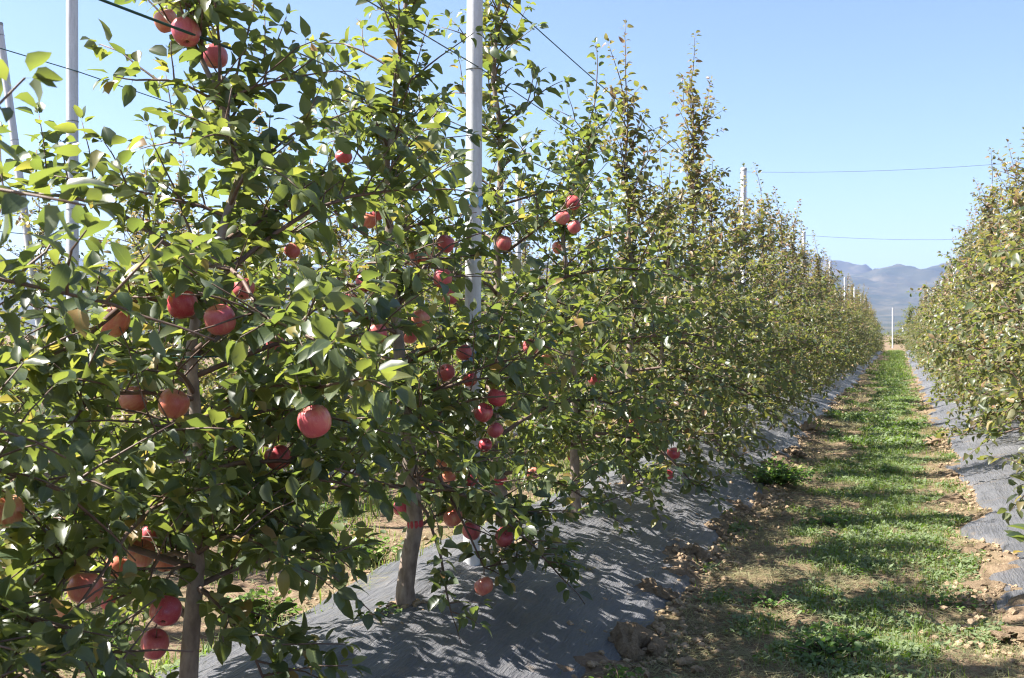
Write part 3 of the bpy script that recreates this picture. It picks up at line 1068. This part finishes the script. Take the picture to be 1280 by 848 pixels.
def place_tree(T, name, loc, label, group, clear, singles, turn, seed, tape=None, mat='leaf', per_limb=True, spread=.2):
    root = empty(name, loc)
    tag(root, label, 'apple tree', group)
    link('trunk', T.trunk.mesh('trunk', M['bark']), root)
    if per_limb:
        for mb in T.limbs:
            if mb.f: link('branch', mb.mesh('branch', M['bark'] if len(mb.v) > 400 else M['twig']), root)
    else:
        o = link('branches', join_mb(T.limbs).mesh('branches', M['twig']), root); o['kind'] = 'stuff'
    L = T.arrays(clear)
    if tape:
        MB().tube([T.lead_at(h) for h in np.linspace(tape - .012, tape + .018, 4)], [.034, .035, .0345, .034], 12).build('graft_tape', M['red'], root)
    if singles:
        sz = show_size(L['p'] + np.array(loc), L['s'])
        order = np.argsort(-sz)
        pick = [i for i in order[:singles] if sz[i] > 0]
        r = np.random.default_rng(seed + 5)
        for i in pick:
            x, z = L['x'][i], L['z'][i]; y = np.cross(z, x); s = L['s'][i]
            pool = LEAF_ONE if mat == 'leaf' else LEAF_FAR
            o = link('leaf', pool[int(r.integers(0, len(pool)))], root)
            p = L['p'][i]
            o.matrix_basis = Matrix(((x[0] * s, y[0] * s, z[0] * s, p[0]), (x[1] * s, y[1] * s, z[1] * s, p[1]), (x[2] * s, y[2] * s, z[2] * s, p[2]), (0, 0, 0, 1)))
        keep = np.ones(len(L['p']), bool); keep[pick] = False
        L = {k: v[keep] for k, v in L.items()}
    if len(L['p']):
        o = link('crown', leaves_mesh('crown', L, M[mat], turn, spread, seed, .22 if mat == 'leaf_far' else .03), root)
        o['kind'] = 'stuff'
    return root


LX = ROWS['left']
NEAR = [  # index, y, height, leader, limbs, label, tape, extra
    (-1, 1.22, 1.4, None, 32, 'apple tree at the left edge, only its dark near branches reaching into view', None, {}),
    (0, 2.54, 2.35, [(0, 0), (.014, .53), (.02, 1.0), (.007, 1.17), (.02, 1.31), (.08, 1.46), (.15, 1.71), (.07, 1.94), (.0, 2.1), (-.02, 2.35)], 34, 'nearest full apple tree with forked trunk and large pink apples, left of the post', None, {'top': .5, 'topd': 1.08, 'top_shoots': 5, 'base_r': .026, 'skirts': 9, 'cut': .5}),
    (1, 4.00, 3.1, [(0, 0), (-.01, .17), (.04, .375), (.007, .71), (-.05, 1.29), (-.07, 1.6), (-.085, 1.94), (-.045, 2.21), (0, 2.62), (.03, 3.1)], 34, 'apple tree with thick pale trunk and red graft tape just left of the post', .40, {'top': .72, 'topd': 1.05, 'top_shoots': 5, 'base_r': .037, 'skirts': 0, 'cut': .35}),
    (2, 5.23, 3.6, None, 35, 'apple tree just right of the post, its leafy leader rising beside the post', .42, {'top': .85, 'base_r': .03, 'skirts': 1}),
    (3, 6.50, 2.75, [(0, 0), (-.02, .6), (-.03, 1.29), (-.10, 1.86), (.06, 2.4), (.12, 2.75)], 37, 'apple tree with four apples high against the sky, second right of the post', None, {'bar': (.52, .28, .18, .14)}),
    (4, 7.80, 3.1, None, 38, 'apple tree third right of the post, with twin leaders against the sky', None, {'top_shoots': 6, 'bar': (.58, .36, .24, .17)}),
    (5, 9.10, 2.4, None, 36, 'lower apple tree between the twin leader tree and the tallest one', None, {}),
    (6, 10.4, 3.75, None, 38, 'tallest apple tree of the left row, a reddish spire above its neighbours', None, {'top_shoots': 8, 'topd': 1.15, 'bar': (.6, .40, .28, .2)}),
    (7, 11.7, 2.8, None, 36, 'apple tree directly beyond the tallest one in the left row', None, {}),
    (8, 13.0, 2.7, None, 36, 'apple tree second beyond the tallest one in the left row', None, {}),
]
POLE_Y = 4.71
for (ti, ty, H, leader, nl, lab, tape, ex) in NEAR:
    z0 = ground_z1(LX, ty) - .01
    loc = np.array([LX, ty, z0])
    T = Tree(500 + ti, H, leader, nl, (.88, .84, .88, .92)[ti] if 0 <= ti < 4 else (.78 if ti < 0 else .98), (1.32, 1.22, 1.15, 1.1)[ti] if 0 <= ti < 4 else (1.35 if ti < 0 else 1.02), (.46, .47, .46, .44)[ti] if 0 <= ti < 4 else .44, (.076 if ti > -1 else .064) if ti < 4 else .074, **ex)
    clear = []
    for (x, y, z, rad, t, mt, l2) in APPLES:
        if t == ti:
            top = np.array([x, y, z + rad * 1.12]) - loc
            T.fruit_limb(top)
    for rr_i, (x, y, z, rad, t, mt, l2) in enumerate(APPLES):      # fruit is exposed on the alley side
        c = np.array([x, y, z]) - loc
        if np.linalg.norm(c[:2]) < 1.8 and t >= 0:
            clear.append((c, c + unit(CAMP - np.array([x, y, z])) * 1.25, rad * (1.08 if rr_i % 5 else .6)))
    # growers keep the post free of leaves
    pz = np.array([LX, POLE_Y, 0]) - loc
    clear.append((pz + np.array([0, 0, 1.35]), pz + np.array([0, 0, 3.6]), .10))
    # bare sunlit foot of the grafted tree
    tf = np.array([LX, 4.0, .25]) - loc
    for hz_ in (.06, .14, .22, .30):
        a = tf + np.array([0, 0, hz_]); clear.append((a, a + unit(CAMP - np.array([LX, 4.0, .25 + hz_])) * 1.8, .075))
    t0 = np.array([LX, 2.54, .22]) - loc          # pruned light gaps in front of the nearest trunk
    for hz_ in np.concatenate([np.arange(.05, .5, .07), np.arange(1.0, 1.15, .07)]):
        a = t0 + np.array([.01, 0, hz_]); clear.append((a, a + unit(CAMP - np.array([LX, 2.54, .22 + hz_])) * 1.6, .034))
    if ti == 1:
        clear.append((pz + np.array([0, 0, 1.72]) + np.array([.35, -.9, 0]) * .3, pz + np.array([0, 0, 3.6]) + np.array([.35, -.9, 0]) * .3, .10))
    if ti == 0:   # the long bare diagonal limb of the nearest tree
        a = T.lead_at(1.38)
        pts = np.array([a, a + np.array([-.02, -.16, -.02]), a + np.array([-.03, -.34, -.10]), a + np.array([.0, -.52, -.19]), a + np.array([.04, -.70, -.24]), a + np.array([.1, -.85, -.25])])
        T.limb(pts, .014, .55, .7)
    if ti == 1:   # low branches hanging over the sheet
        for h_, az_, L_ in ((.58, -1.0, .42), (.72, -1.35, .42), (.86, -.75, .45), (1.02, -1.2, .42)):
            T.auto_limb(h_, az_, L_, R(16), .5, .009)
        a = T.lead_at(.52)
        T.limb(np.array([a, (.12, -.06, .46), (.22, -.14, .30), (.27, -.19, .16), (.30, -.22, .10)]), .008, .5, .8, .5)
        T.limb(np.array([a + np.array([0, 0, .04]), (.2, .06, .54), (.36, .13, .44), (.50, .20, .30), (.60, .27, .16)]), .009, .4, 1.0, .7)
    T.grow()
    place_tree(T, 'apple_tree', tuple(loc), lab, 'apple trees of the left row', clear, 300 if ti <= 6 else 0, .14 if ti < 4 else .26, 700 + ti, tape,
               'leaf' if ti < 4 else 'leaf_far', ti <= 6)

# ------------------------------------------------------------------ tree kinds copied along the rows
PROTO = []
for i in range(7):
    H = [2.55, 2.85, 3.2, 2.25, 3.05, 2.7, 3.5][i]
    T = Tree(2000 + i, H, None, 33, 1.0, .92, .38, .076, top_shoots=[4, 5, 6, 4, 5, 5, 6][i], bar=(.6, .36, .22, .15)).grow()
    L = T.arrays()
    PROTO.append(dict(trunk=T.trunk.mesh('trunk', M['bark']), branches=join_mb(T.limbs).mesh('branches', M['twig']),
                      crown=leaves_mesh('crown', L, M['leaf_far'], [.22, .36, .27, .44, .25, .38, .30][i], .25, 40 + i, .2)))


def row_tree(x, y, pi, rz, sc, label, group):
    root = empty('apple_tree', (x, y, ground_z1(x, y) - .01))
    root.rotation_euler.z = rz
    root.scale = (sc, sc, sc)
    tag(root, label, 'apple tree', group)
    P = PROTO[pi]
    link('trunk', P['trunk'], root)
    link('branches', P['branches'], root)['kind'] = 'stuff'
    link('crown', P['crown'], root)['kind'] = 'stuff'
    return root


ORD = ['first', 'second', 'third', 'fourth', 'fifth', 'sixth', 'seventh', 'eighth', 'ninth', 'tenth', 'eleventh', 'twelfth']
rt = np.random.default_rng(31)


def fill_row(x, y0, y1, step, first_lab, far_lab, group, nlab):
    k = 0
    y = y0
    while y < y1:
        if abs((y - 4.71 + 4.8) % 9.6 - 4.8) < .3 and x > -3: y += .35     # a post stands here
        lab = first_lab % ORD[k] if k < nlab else far_lab
        row_tree(x + rt.normal(0, .03), y + rt.normal(0, .05), int(rt.integers(0, 7)), rt.uniform(0, 6.28), rt.uniform(.88, 1.08) * (1.17 if x == ROWS['right'] and 3 <= k < 14 else 1), lab, group)
        y += step; k += 1
        if x == ROWS['second'] and k == 3: y += step      # a gap in the second row


fill_row(LX, 14.3, END_Y - 1, 1.3, '%s apple tree behind the group of three after the tallest left row tree', 'small distant apple tree in the far stretch of the left row', 'apple trees of the left row', 8)
for j, ty in enumerate((6.2, 7.5, 8.8)):
    T = Tree(905 + j, (3.9, 3.3, 3.8)[j], None, 36, 1.0, 1.0, .38, .076, top_shoots=4, bar=(.6, .36, .22, .15)).grow()
    place_tree(T, 'apple_tree', (ROWS['right'], ty, ground_z1(ROWS['right'], ty) - .01),
               ['nearest apple tree of the right hand row, overhanging the sheet at the picture edge', 'second nearest apple tree of the right hand row, cut by the picture edge', 'third nearest apple tree of the right hand row, with a tall leafy tip'][j],
               'apple trees of the right row', [], 160, .3, 930 + j, None, 'leaf_far', False)
fill_row(ROWS['right'], 10.1, END_Y - 1, 1.3, '%s apple tree beyond the three nearest ones of the right hand row', 'small distant apple tree in the far stretch of the right row', 'apple trees of the right row', 10)
fill_row(ROWS['second'], 1.9, 46, 1.3, '%s apple tree from the left picture edge in the row behind the near one', 'apple tree in second row, glimpsed between the near trees', 'apple trees of the second row', 8)
fill_row(ROWS['third'], 2.5, 42, 1.4, '%s apple tree from the left picture edge in the third row back', 'apple tree in the third row back, glimpsed through the leaves', 'apple trees of the third row', 0)

# near right-hand tree: only one low branch shows at the right edge
T = Tree(611, 2.4, None, 22, .75, 1.0, .7, .082)
T.limb(np.array([(0, 0, .62), (-.4, -.02, .74), (-.8, -.03, .80), (-1.05, -.02, .78), (-1.16, .0, .77)]), .014, .78, .6, .6)
T.grow(18)
loc = (ROWS['right'], 2.62, ground_z1(ROWS['right'], 2.62) - .01)
place_tree(T, 'apple_tree', loc, 'apple tree at the right edge, only its near low leaf tip in view', 'apple trees of the right row', [], 60, .25, 820)

# broad roadside tree closing the view at the end of the strip
T = Tree(640, 3.4, None, 46, 1.15, 1.0, .5, .10, top_shoots=2).grow()
for j, (ex, ey, sc, lab) in enumerate([(.95, 103, 1.2, 'yellow green bushy tree closing the far end of the grass strip'), (4.2, 108, 1.35, 'second bushy tree at the far end, half behind the right row'), (-4.5, 110, 1.3, 'bushy tree at the far end behind the left row')]):
    if j == 0:
        L = T.arrays()
        em = dict(trunk=T.trunk.mesh('trunk', M['bark']), branches=join_mb(T.limbs).mesh('branches', M['twig']), crown=leaves_mesh('crown', L, M['leaf_end'], .3, .2, 3))
    root = empty('bushy_tree', (ex, ey, 0)); root.scale = (sc * 1.5, sc * 1.5, sc * .95); root.rotation_euler.z = j * 2
    tag(root, lab, 'tree', 'trees beyond the orchard')
    link('trunk', em['trunk'], root); link('branches', em['branches'], root)['kind'] = 'stuff'; link('crown', em['crown'], root)['kind'] = 'stuff'
# ------------------------------------------------------------------ trellis posts
def post_meshes(h, rad):
    s = MB().tube([(0, 0, -.3), (0, 0, h * .5), (0, 0, h)], [rad * 1.03, rad, rad * .96], 20, cap=False).mesh('shaft', M['post'])
    c = MB().tube([(0, 0, h - .002), (0, 0, h + .03), (0, 0, h + .035)], [rad * 1.06, rad * 1.06, rad * .8], 20).mesh('cap', M['cap'])
    k = []
    for z in (h - .12, h * .72, h * .55, h * .34):
        a = np.linspace(0, 2 * math.pi, 15)
        k.append(MB().tube(np.column_stack([np.cos(a) * (rad + .002), np.sin(a) * (rad + .002), np.full(15, z)]), .0022, 4).mesh('wire_tie', M['wire_s']))
    return s, c, k


PM = {}


def post(x, y, h, rad, label, group, tapes=(), lean=(0, 0)):
    if (h, rad) not in PM: PM[h, rad] = post_meshes(h, rad)
    s, c, k = PM[h, rad]
    z = ground_z1(x, y) + .02
    root = empty('trellis_post', (x, y, z))
    root.rotation_euler = (lean[0], lean[1], 0)
    tag(root, label, 'post', group)
    link('shaft', s, root); link('cap', c, root)
    for q in k: link('wire_tie', q, root)
    for tz, th_ in tapes:
        t = MB().tube([(0, 0, tz + q * th_) for q in np.linspace(0, 1, 6)], rad + .004 + np.array([0, .003, .001, .004, .002, 0]), 20, cap=False)
        rr3 = np.random.default_rng(int(tz * 100))
        for q in range(20):       # torn edges and a loose end
            t.v[q] = t.v[q] + np.array([0, 0, rr3.uniform(-.02, .02)]); t.v[100 + q] = t.v[100 + q] + np.array([0, 0, rr3.uniform(-.03, .012)])
        a0 = -2.0
        t.tube([(math.cos(a0) * rad, math.sin(a0) * rad, tz + .03), (math.cos(a0) * (rad + .02), math.sin(a0) * (rad + .02), tz), (math.cos(a0) * (rad + .03), math.sin(a0) * (rad + .03), tz - .07)], [.01, .009, .004], 4)
        t.build('blue_tape', M['blue'], root)
    return root


G1 = 'posts of the left row'
post(LX, POLE_Y, 3.42, .040, 'tall pale grey post with blue tape between the two nearest fruiting trees', G1, [(1.80, .05), (1.04, .05)], (0, R(.4)))
for k in range(1, 9):
    y = POLE_Y + 9.6 * k
    post(LX, y, 3.42, .040, '%s white post beyond the blue taped one in the left row' % ORD[k - 1], G1)
for k in range(1, 9):
    y = POLE_Y + 9.6 * k
    if k == 1: continue
    post(ROWS['right'], y, 3.2, .042, '%s white post standing above the right hand row, counted from the near end' % ORD[k - 2], 'posts of the right row')
for k in range(5):
    post(ROWS['second'], 6.06 + 9.6 * k, 3.8, .043, '%s from the left of the pale posts in the row behind the near trees' % ORD[k] if k else 'pale grey upright post at upper left behind the nearest tree', 'posts of the second row')
post(ROWS['third'], 9.7, 4.9, .045, 'leaning grey post at the far left edge of the picture', 'posts of the third row', (), (R(2.6), R(-7.2)))
post(-.42, 97, 3.7, .055, 'lone white post standing at the far end of the grass strip', 'posts beyond the rows')


# ------------------------------------------------------------------ trellis wires
def wire(pts, rad, mat, label, n=5):
    o = MB().tube(pts, rad, n).build('trellis_wire', M[mat], None)
    tag(o, label, 'wire', 'trellis wires')


def row_wire(x, h, y_first, n_span, sag, rad, mat, label, span=9.6, sag0=None):
    pts = []
    for k in range(n_span):
        for t in np.linspace(0, 1, 13)[:-1]:
            sg = sag0 if (k == 0 and sag0 is not None) else sag
            pts.append((x, y_first + span * (k + t), h - 4 * sg * t * (1 - t)))
    pts.append((x, y_first + span * n_span, h))
    wire(pts, rad, mat, label)


cz = 1.42
row_wire(LX + .05, cz + 1.74, POLE_Y - 9.6, 10, .05, .0034, 'wire_g', 'topmost dark wire of the left row descending across the sky right of the post')
row_wire(LX + .046, cz + 1.30, POLE_Y - 9.6, 10, .04, .0031, 'wire_s', 'thin grey wire crossing the sky below the topmost dark one')
row_wire(LX - .046, cz + 1.02, POLE_Y - 9.6, 10, .03, .0030, 'wire_s', 'thin grey wire passing behind the post above the sagging dark wire')
row_wire(LX + .048, cz - .06, POLE_Y - 9.6, 10, .01, .0028, 'wire_g', 'level green wire running through the leaves at eye height')
pts = [(LX + .05, POLE_Y - t * 9.6, cz + .965 - .56 * t * (1 - t)) for t in np.linspace(0, 1, 30)]
wire(pts, .0042, 'wire_g', 'thick sagging dark green wire from the upper left corner to the post')
x2 = ROWS['second']
row_wire(x2 + .05, cz + 1.93, 6.06 - 9.6, 6, .04, .004, 'wire_g', 'dark wire passing the upright post at upper left, second row top wire')
row_wire(x2 + .05, cz + 1.07, 6.06 - 9.6, 6, .04, .0036, 'wire_s', 'thin wire below it on the upright post at upper left')
row_wire(x2 + .05, cz + .70, 6.06 - 9.6, 6, .04, .0032, 'wire_s', 'lowest thin wire on the upright post at upper left')
for k, lab in ((1, 'thin wire spanning the alley high up against the sky, nearer of two'), (2, 'thin wire spanning the alley between post tops, farther of two')):
    y = POLE_Y + 9.6 * k
    a = np.array([LX, y, 3.62]); b = np.array([ROWS['right'], y + .2, 3.44 + (.15 if k == 1 else 0)])
    wire([a + (b - a) * t - np.array([0, 0, .05 * 4 * t * (1 - t)]) for t in np.linspace(0, 1, 15)], .0024 * (k + 1) / 2, 'wire_s', lab)

# ------------------------------------------------------------------ grass, weeds and dry litter
def blades(x, y, h, w, r, bend=.5):
    n = len(x)
    z = ground_z(x, y) - .004
    a = r.uniform(0, 6.28, n); lean = np.abs(r.normal(.35, .3, n))
    dx, dy = np.cos(a), np.sin(a)
    px, py = -dy, dx
    P = np.stack([x, y, z], -1)
    D = np.stack([dx, dy, np.zeros(n)], -1); S = np.stack([px, py, np.zeros(n)], -1); U = np.array([0, 0, 1.0])
    h = h[:, None]; w = w[:, None]; ln = lean[:, None]
    v0 = P - S * w / 2; v1 = P + S * w / 2
    m = P + U * h * .6 + D * h * ln * .35
    v2 = m - S * w * .4; v3 = m + S * w * .4
    v4 = P + U * h * (1 - .35 * ln) + D * h * ln * 1.1
    V = np.stack([v0, v1, v2, v3, v4], 1)
    F = np.array([(0, 1, 3), (0, 3, 2), (2, 3, 4)])[None] + (np.arange(n) * 5)[:, None, None]
    return V.reshape(-1, 3), F.reshape(-1, 3), 5


def attr_for(n, k, r, turn, spread):
    t = np.clip(r.normal(turn, spread, n), 0, 1); g = np.clip(r.normal(.5, .25, n), 0, 1)
    A = np.full((n, k, 4), .5); A[:, :, 0] = t[:, None]; A[:, :, 1] = g[:, None]
    return A.reshape(-1, 4)


def green_mask(x, y):
    m = .45 * fbm(x * 1.5, y * 1.1, 71, 3) + .55 * fbm(x * 4.6 + 5, y * 3.4, 88, 3)
    alley = np.exp(-((x + .08) / .48) ** 2)
    return m + .22 * alley - .118


gr = np.random.default_rng(4)


def scatter(n, x0, x1, y0, y1, power, lo, hi, invert=False):
    x = gr.uniform(x0, x1, n); y = y0 + (y1 - y0) * gr.random(n) ** power
    g = green_mask(x, y)
    k = gr.random(n) < (np.clip((g - lo) / (hi - lo), 0, 1) if not invert else np.clip((hi - g) / (hi - lo), .08, 1))
    x, y = x[k], y[k]
    eL = np.interp(y, *EDGE['left', 1]); eR = np.interp(y, *EDGE['right', -1])
    k = ((x > eL + gr.normal(.03, .05, len(x))) & (x < eR - gr.normal(.03, .05, len(x)))) | (x < -2.4)
    return x[k], y[k]


parts = []
for (n, y0, y1, pw, hh, ww) in ((90000, 3.6, 13, 1.25, .034, .0042), (56000, 13, 34, 1.2, .045, .009), (30000, 34, 95, 1.2, .08, .022)):
    x, y = scatter(n, -1.35, .62, y0, y1, pw, .455, .54)
    h = gr.lognormal(math.log(hh), .35, len(x)) * np.clip(.5 + green_mask(x, y), .6, 1.5)
    parts.append((blades(x, y, h, np.full(len(x), ww) * gr.uniform(.6, 1.3, len(x)), gr), .22, .2))
x, y = scatter(46000, -4.9, -2.6, 1.5, 26, 1.5, .30, .50)
parts.append((blades(x, y, gr.lognormal(math.log(.065), .4, len(x)), np.full(len(x), .008), gr), .42, .25))


def join_parts(name, parts, mat, label):
    V = []; F = []; A = []; b = 0
    for (v, f, k), t, s in parts:
        V.append(v); F.append(f + b); A.append(attr_for(len(v) // k, k, gr, t, s)); b += len(v)
    o = link(name, fast_mesh(name, np.concatenate(V), np.concatenate(F), M[mat], False, np.concatenate(A)))
    tag(o, label, 'grass', kind='stuff')


join_parts('grass', parts, 'grass', 'short bright green grass growing in patches along the strip')

# dry straw lying on the soil
parts = []
for (n, x0, x1, y0, y1, L0, w) in ((52000, -1.4, .7, 3.6, 16, .11, .0026), (20000, -1.4, .7, 16, 45, .16, .007), (7000, -4.6, -2.5, 1.5, 14, .13, .004)):
    x, y = scatter(n, x0, x1, y0, y1, 1.4, .40, .62, True)
    m = len(x)
    Ln = gr.lognormal(math.log(L0), .4, m); a = gr.uniform(0, 6.28, m)
    D = np.stack([np.cos(a), np.sin(a), gr.normal(.02, .12, m)], -1); S = np.stack([-np.sin(a), np.cos(a), np.zeros(m)], -1)
    P = np.stack([x, y, ground_z(x, y) + gr.uniform(.002, .02, m)], -1)
    bowm = gr.normal(0, .15, m)[:, None] * Ln[:, None] * S + np.array([0, 0, 1]) * (gr.uniform(0, .12, m) * Ln)[:, None]
    v0 = P - D * Ln[:, None] / 2; v2 = P + D * Ln[:, None] / 2; mid = P + bowm
    V = np.stack([v0 - S * w / 2, v0 + S * w / 2, mid - S * w / 2, mid + S * w / 2, v2], 1)
    F = np.array([(0, 1, 3), (0, 3, 2), (2, 3, 4)])[None] + (np.arange(m) * 5)[:, None, None]
    parts.append(((V.reshape(-1, 3), F.reshape(-1, 3), 5), .93, .08))
join_parts('dry_straw', parts, 'grass', 'dry straw and dead grass lying on the bare soil')

# small broad-leaved ground weeds
parts = []
for (n, x0, x1, y0, y1, s0) in ((60000, -1.35, .6, 3.6, 14, .015), (26000, -1.35, .6, 14, 40, .032), (16000, -4.8, -2.6, 1.5, 14, .024)):
    cxn = gr.uniform(x0, x1, n // 16); cyn = y0 + (y1 - y0) * gr.random(n // 16) ** 1.3
    gk = green_mask(cxn, cyn) > .505
    cxn, cyn = cxn[gk], cyn[gk]
    x = np.repeat(cxn, 16) + gr.normal(0, .045, len(cxn) * 16); y = np.repeat(cyn, 16) + gr.normal(0, .045, len(cxn) * 16)
    eL = np.interp(y, *EDGE['left', 1]); eR = np.interp(y, *EDGE['right', -1])
    k = ((x > eL) & (x < eR)) | (x < -2.4)
    x, y = x[k], y[k]; m = len(x)
    s = (s0 * gr.uniform(.6, 1.4, m))[:, None]; a = gr.uniform(0, 6.28, m)
    D = np.stack([np.cos(a), np.sin(a), gr.normal(.25, .35, m)], -1); S = np.stack([-np.sin(a), np.cos(a), gr.normal(0, .3, m)], -1)
    P = np.stack([x, y, ground_z(x, y) + gr.uniform(.006, .04, m) * (s0 / .016) ** .5], -1)
    V = np.stack([P - D * s, P + S * s * .5, P + D * s, P - S * s * .5], 1)
    F = np.array([(0, 1, 2), (0, 2, 3)])[None] + (np.arange(m) * 4)[:, None, None]
    parts.append(((V.reshape(-1, 3), F.reshape(-1, 3), 4), .3, .22))
join_parts('ground_weeds', parts, 'weed', 'low broad leaved weeds spreading between the grass')


# bigger single weed plants
def weed_plant(x, y, rad, ht, nst, lsz, label, seed, turn=.15):
    r = np.random.default_rng(seed)
    root = empty('weed_plant', (x, y, ground_z1(x, y)))
    tag(root, label, 'weed', 'larger weeds in the strip')
    st = MB(); P = []; X = []; Z = []; S = []
    for i in range(nst):
        a = r.uniform(0, 6.28); q = rad * math.sqrt(r.random())
        tip = np.array([math.cos(a) * q, math.sin(a) * q, ht * r.uniform(.5, 1.1) * (1 - .5 * (q / rad) ** 2)])
        b = tip * np.array([.25, .25, 0])
        pts = np.array([b, b * .5 + tip * .5 + np.array([0, 0, .1 * ht]), tip])
        st.tube(pts, [.003, .0025, .0012], 3)
        for t in np.linspace(.2, 1, max(5, int(ht / .016))):
            p = (1 - t) ** 2 * pts[0] + 2 * t * (1 - t) * pts[1] + t * t * pts[2]
            az = r.uniform(0, 6.28)
            d = unit(np.array([math.cos(az), math.sin(az), r.uniform(-.1, .7)]))
            z = np.array([0, 0, 1]) + r.normal(0, .4, 3); z = unit(z - d * d.dot(z))
            P.append(p); X.append(d); Z.append(z); S.append(lsz * r.uniform(.5, 1.2))
    st.build('stem', M['twig'], root)
    root.children[0]['kind'] = 'stuff'
    o = link('foliage', leaves_mesh('foliage', dict(p=np.array(P), x=np.array(X), z=np.array(Z), s=np.array(S)), M['weed'], turn, .15, seed), root)
    o['kind'] = 'stuff'


weed_plant(-1.02, 9.75, .34, .24, 60, .05, 'dark green weed bush at the left sheet edge in mid strip', 1, .1)
weed_plant(-.28, 4.75, .22, .12, 46, .04, 'dark leafy weed clump in the middle of the strip near the camera', 2, .08)
weed_plant(-.62, 5.5, .16, .08, 30, .032, 'grey green weed clump left of the middle clump in the strip', 3, .12)
weed_plant(-.50, 8.1, .18, .10, 30, .04, 'dark weed clump in mid strip just nearer than the weed bush', 4, .1)
weed_plant(.25, 5.9, .16, .09, 26, .034, 'green weed clump near the right sheet edge', 5, .2)
weed_plant(-1.0, 3.95, .14, .11, 26, .036, 'bright green weed beside the knobbly clod at the bottom', 6, .3)
weed_plant(LX - .03, 3.80, .10, .10, 14, .036, 'small weeds sprouting at the foot of the grafted trunk', 7, .25)
weed_plant(.34, 4.05, .16, .10, 26, .036, 'blue green weed clump at the bottom right corner', 8, .1)
weed_plant(-.15, 11.2, .2, .1, 26, .045, 'green weed clump far along the middle of the strip', 9, .2)
for j, (x, y, r_, h_) in enumerate([(-2.85, 3.2, .16, .16), (-2.95, 4.4, .2, .18), (-3.3, 3.6, .2, .16), (-3.0, 5.6, .2, .2)]):
    weed_plant(x, y, r_, h_, 30, .045, ['yellow green weed behind the nearest trunk at the sheet edge', 'yellow green weed left of the grafted trunk beyond the sheet', 'weed clump in the second alley behind the nearest trunk', 'weed clump beyond the sheet behind the post foot'][j], 20 + j, .35)

# fallen leaves on the sheet
for j, (x, y, rz) in enumerate([(-2.12, 3.42, .4), (-1.5, 5.2, 1.7), (.72, 6.9, 2.3), (-1.65, 6.2, .9)]):
    key = 'left' if x < 0 else 'right'
    o = link('fallen_leaf', LEAF_ONE[(j * 7) % 40].copy(), None, (x, y, float(ridge(np.array([x]), np.array([y]))[0]) + .065))
    o.data.attributes['tint'].data.foreach_set('color', np.tile(np.array([.98, .35, .5, .5], np.float32), NLV))
    o.scale = (.075,) * 3; o.rotation_euler = (.1, .15, rz)
    tag(o, ['brown fallen leaf on the near sheet left of the grafted trunk', 'brown fallen leaf on the left sheet under the branches', 'pale fallen leaf on the right hand sheet', 'brown fallen leaf on the left sheet farther along'][j], 'leaf', 'fallen leaves on the sheets')

# pale earth bank where the strip ends
bx = np.linspace(-6, 8, 57); by = np.linspace(93.5, 101, 31)
BX, BY = np.meshgrid(bx, by)
t = np.clip(1 - np.abs(BY - 97) / 3.2, 0, 1)
BZ = -.05 + .26 * t * t * (3 - 2 * t) + (fbm(BX * 1.3, BY * 1.3, 55, 3) - .5) * .16 * t
idx = np.arange(BX.size).reshape(BX.shape)
f = np.stack([idx[:-1, :-1], idx[:-1, 1:], idx[1:, 1:], idx[1:, :-1]], -1).reshape(-1, 4)
tag(link('earth_bank', fast_mesh('earth_bank', np.stack([BX, BY, BZ], -1).reshape(-1, 3), f, M['soil'])), kind='structure', label='low pale earth bank across the far end of the strip')

# ------------------------------------------------------------------ air
m, nt, out = mat_new('valley_haze')
pv = N(nt, 'ShaderNodeVolumePrincipled')
pv.inputs['Color'].default_value = (.37, .53, 1.0, 1)
pv.inputs['Density'].default_value = 0.000095
pv.inputs['Anisotropy'].default_value = .2
nt.links.new(pv.outputs[0], out.inputs['Volume'])
hz = MB().box((0, 0, 250), (19000, 19000, 560)).build('haze', m, None, smooth=False)
tag(hz, 'pale blue haze filling the valley air', 'haze', kind='stuff')
